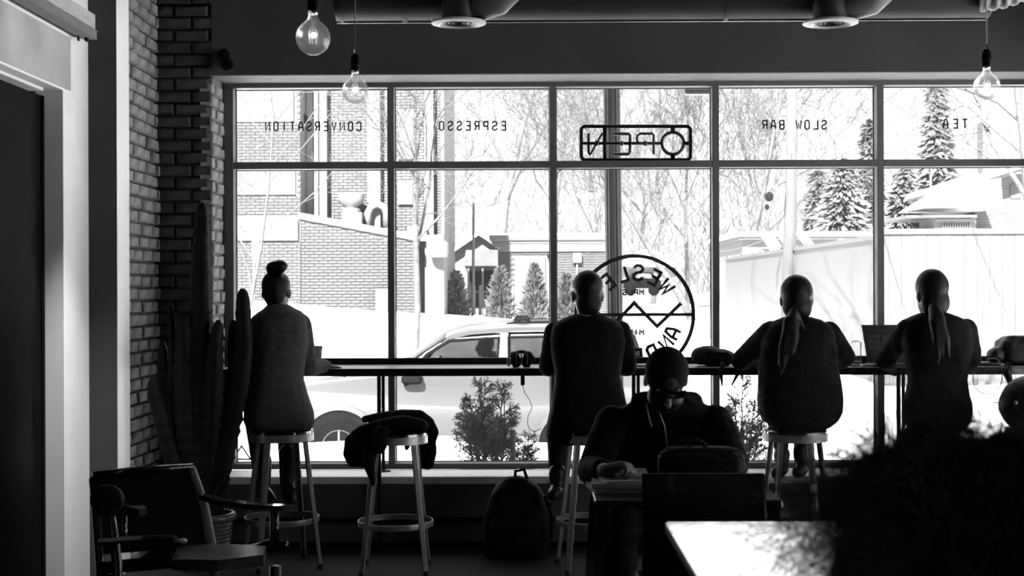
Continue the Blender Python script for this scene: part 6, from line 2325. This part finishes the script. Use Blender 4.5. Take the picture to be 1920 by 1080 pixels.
obj('door_handle', MB().rbox(*[(C(866, 0)[0], YC0 - .03, C(0, 752)[1]), (C(896, 0)[0], YC0 + .02, C(0, 744)[1])], 0.012), 'car_paint', car, 30)
obj('door_handle', MB().rbox(*[(C(1030, 0)[0], YC0 - .03, C(0, 752)[1]), (C(1060, 0)[0], YC0 + .02, C(0, 744)[1])], 0.012), 'car_paint', car, 30)
obj('side_mirror', MB().rbox((C(752, 0)[0], YC0 - .16, C(0, 722)[1]), (C(790, 0)[0], YC0 + .04, C(0, 704)[1]), 0.03), 'car_trim', car, 30)
obj('sill_trim', MB().rbox((C(700, 0)[0], YC0 - .015, C(0, 838)[1]), (C(1010, 0)[0], YC0 + .05, C(0, 818)[1]), 0.02), 'stone_grey', car, 30)
for dy in (.28, W_ - .28):
    m = MB().tube([CP(950, 610, dy), CP(966, 606, dy), CP(1140, 603, dy), CP(1156, 608, dy)], .02, 8)
    m.tube([CP(966, 606, dy), CP(976, 599, dy), CP(988, 599, dy), CP(994, 606, dy)], .022, 8)
    obj('roof_rail', m, 'car_trim', car, True)
obj('aerial', MB().tube([CP(962, 607, .9), CP(972, 597, .9), CP(978, 596, .9)], [.02, .03, .01], 8), 'car_trim', car, True)
for u in (636, 1078):
    for dy, nm in ((.0, 1), (W_ - .24, 0)):
        cx_, cz_ = C(u, 838)
        s_ = 1 if nm else 1
        if nm:
            m = MB().lathe([(.43, -.012), (.43, .10), (.001, .10)], (cx_, YC0 + .10, cz_), 36, RX)
            m = MB()
            ring_o = [(cx_ + .47 * math.cos(R_(a)), cz_ + .47 * math.sin(R_(a))) for a in range(-8, 189, 7)]
            m.ribbon(ring_o, .06, YC0 - .025, .06)
            obj('wheel_arch', m, 'car_paint', car)
            obj('wheel_well', MB().lathe([(.001, .006), (.445, .006), (.445, -.1), (.001, -.1)], (cx_, YC0, cz_), 40, RX), 'car_trim', car, 40)
        y1 = YC0 + dy - (.035 if nm else -.03)
        w_ = obj('tyre', MB().lathe([(.20, -.0), (.33, 0), (.36, -.03), (.36, -.2), (.33, -.23), (.20, -.23)], (cx_, y1, cz_), 36, RX), 'tyre', car, 40)
        if nm:
            obj('rim', MB().lathe([(.19, -.005), (.205, .005), (.205, -.06), (.17, -.06)], (cx_, y1 + .0, cz_), 32, RX, cap=False), 'chrome', car, 40)
            for k in range(5):
                a = 2 * math.pi * k / 5 + .3
                obj('spoke', MB().bar((cx_, y1 + .01, cz_), (cx_ + .19 * math.cos(a), y1 + .01, cz_ + .19 * math.sin(a)), .02, .06, (0, 1, 0)), 'grey_metal', car)
            obj('hub', MB().ball((cx_, y1 + .005, cz_), (.05, .02, .05), 14, 8), 'grey_metal', car, True)
# inside: seats, steering wheel
for (u, dy) in ((905, .55), (905, W_ - .55), (1030, .55), (1030, W_ - .55)):
    obj('seat_back', MB().rbox(CP(u + 4, 725, dy - .22), CP(u + 22, 668, dy + .22), .06), 'car_trim', car, 30)
    obj('headrest', MB().rbox(CP(u + 6, 662, dy - .12), CP(u + 17, 640, dy + .12), .04), 'stone_grey', car, 30)
obj('steering_wheel', MB().tube([CP(812, 700, .55) + Vector((.06 * math.sin(a), .18 * math.cos(a), .17 * math.sin(a))) for a in [6.283 * i / 20 for i in range(20)]], .018, 6, close=True), 'car_trim', car, True)
obj('dashboard', MB().rbox(CP(750, 718, .15), CP(800, 697, W_ - .15), .05), 'car_trim', car, 30)
# driver
dvr = person('driver in dark glasses behind the wheel of the silver car', CP(885, 760, .55))
m = MB()
hd = CP(906, 655, .58)
atd, rotd = head_form(m, hd, 1.0, (-1, -.15, 0), (0, 0, 1))
m.limb([atd(0, -.02, -.04), hd + Vector((.03, 0, -.2))], [.055, .065])
m.ball(hd + Vector((.04, 0, -.42)), (.13, .22, .24), 20, 14)
sh_ = hd + Vector((.02, -.2, -.3))
m.limb([sh_, sh_ + Vector((-.12, -.05, -.22)), hd + Vector((-.42, -.03, -.28))], [.05, .042, .03])
sh2 = hd + Vector((.02, .2, -.3))
m.limb([sh2, sh2 + Vector((-.12, .05, -.22)), hd + Vector((-.42, .12, -.28))], [.05, .042, .03])
hand_form(m, hd + Vector((-.43, -.03, -.28)), (-.8, 0, .4), (-.4, 0, -.8), 1, .9)
hand_form(m, hd + Vector((-.43, .12, -.28)), (-.8, 0, .4), (-.4, 0, -.8), -1, .9)
m.limb([hd + Vector((.05, 0, -.6)), hd + Vector((-.42, .0, -.62)), hd + Vector((-.55, .0, -.98))], [.09, .06, .04])
flesh('body', m, 'skin', dvr, .009, 3)
eyes(dvr, atd, 1.0)
m = MB().ball(hd + Vector((.04, 0, -.42)), (.145, .235, .25), 20, 14)
for s0 in (sh_, sh2):
    sg_ = -1 if s0 is sh_ else 1
    m.limb([s0, s0 + Vector((-.12, .05 * sg_, -.22)), hd + Vector((-.38, .045 + .075 * sg_, -.285))], [.065, .055, .045])
flesh('coat', m, 'coat_dark', dvr, .012, 3)
m = MB().ball(atd(0, -.02, .04), (.083, .1, .09), 20, 14, rotd)
flesh('hair', m, 'stone_grey', dvr, .009, 2)
m = MB()
for sx in (-1, 1):
    m.rbox(atd(sx * .036 - .024, .092, -.012) if False else (atd(sx * .036, .1, 0) - Vector((.006, .026, .02))), atd(sx * .036, .1, 0) + Vector((.006, .026, .02)), .005)
    m.tube([atd(sx * .08, .0, .008), atd(sx * .07, .095, .006)], .004, 5)
obj('sunglasses', m, 'black', dvr, True)

# ---- far hedge line and hills closing the view behind the houses
mb = MB()
r = random.Random(77)
for i in range(9000):
    x = r.uniform(-24, 36)
    y = r.uniform(71, 76)
    z = 1.2 + r.random() ** 1.1 * (9.5 + 2.5 * noise.noise(Vector((x * .25, 0, 0))))
    d = Vector((r.gauss(0, .5), r.gauss(0, .3), 1)).normalized()
    L = r.uniform(.5, 1.3)
    s = d.cross(Vector((0, 1, 0))).normalized() * .022
    c = Vector((x, y, z))
    mb.add([c - s, c + s, c + s * .3 + d * L, c - s * .3 + d * L], [(0, 1, 2, 3)])
hz_ = obj('woodland', mb, 'twigs_far', None, kind='stuff', fix=False)
tag(hz_, 'far belt of leafless twigs closing the view behind the houses', 'woods')
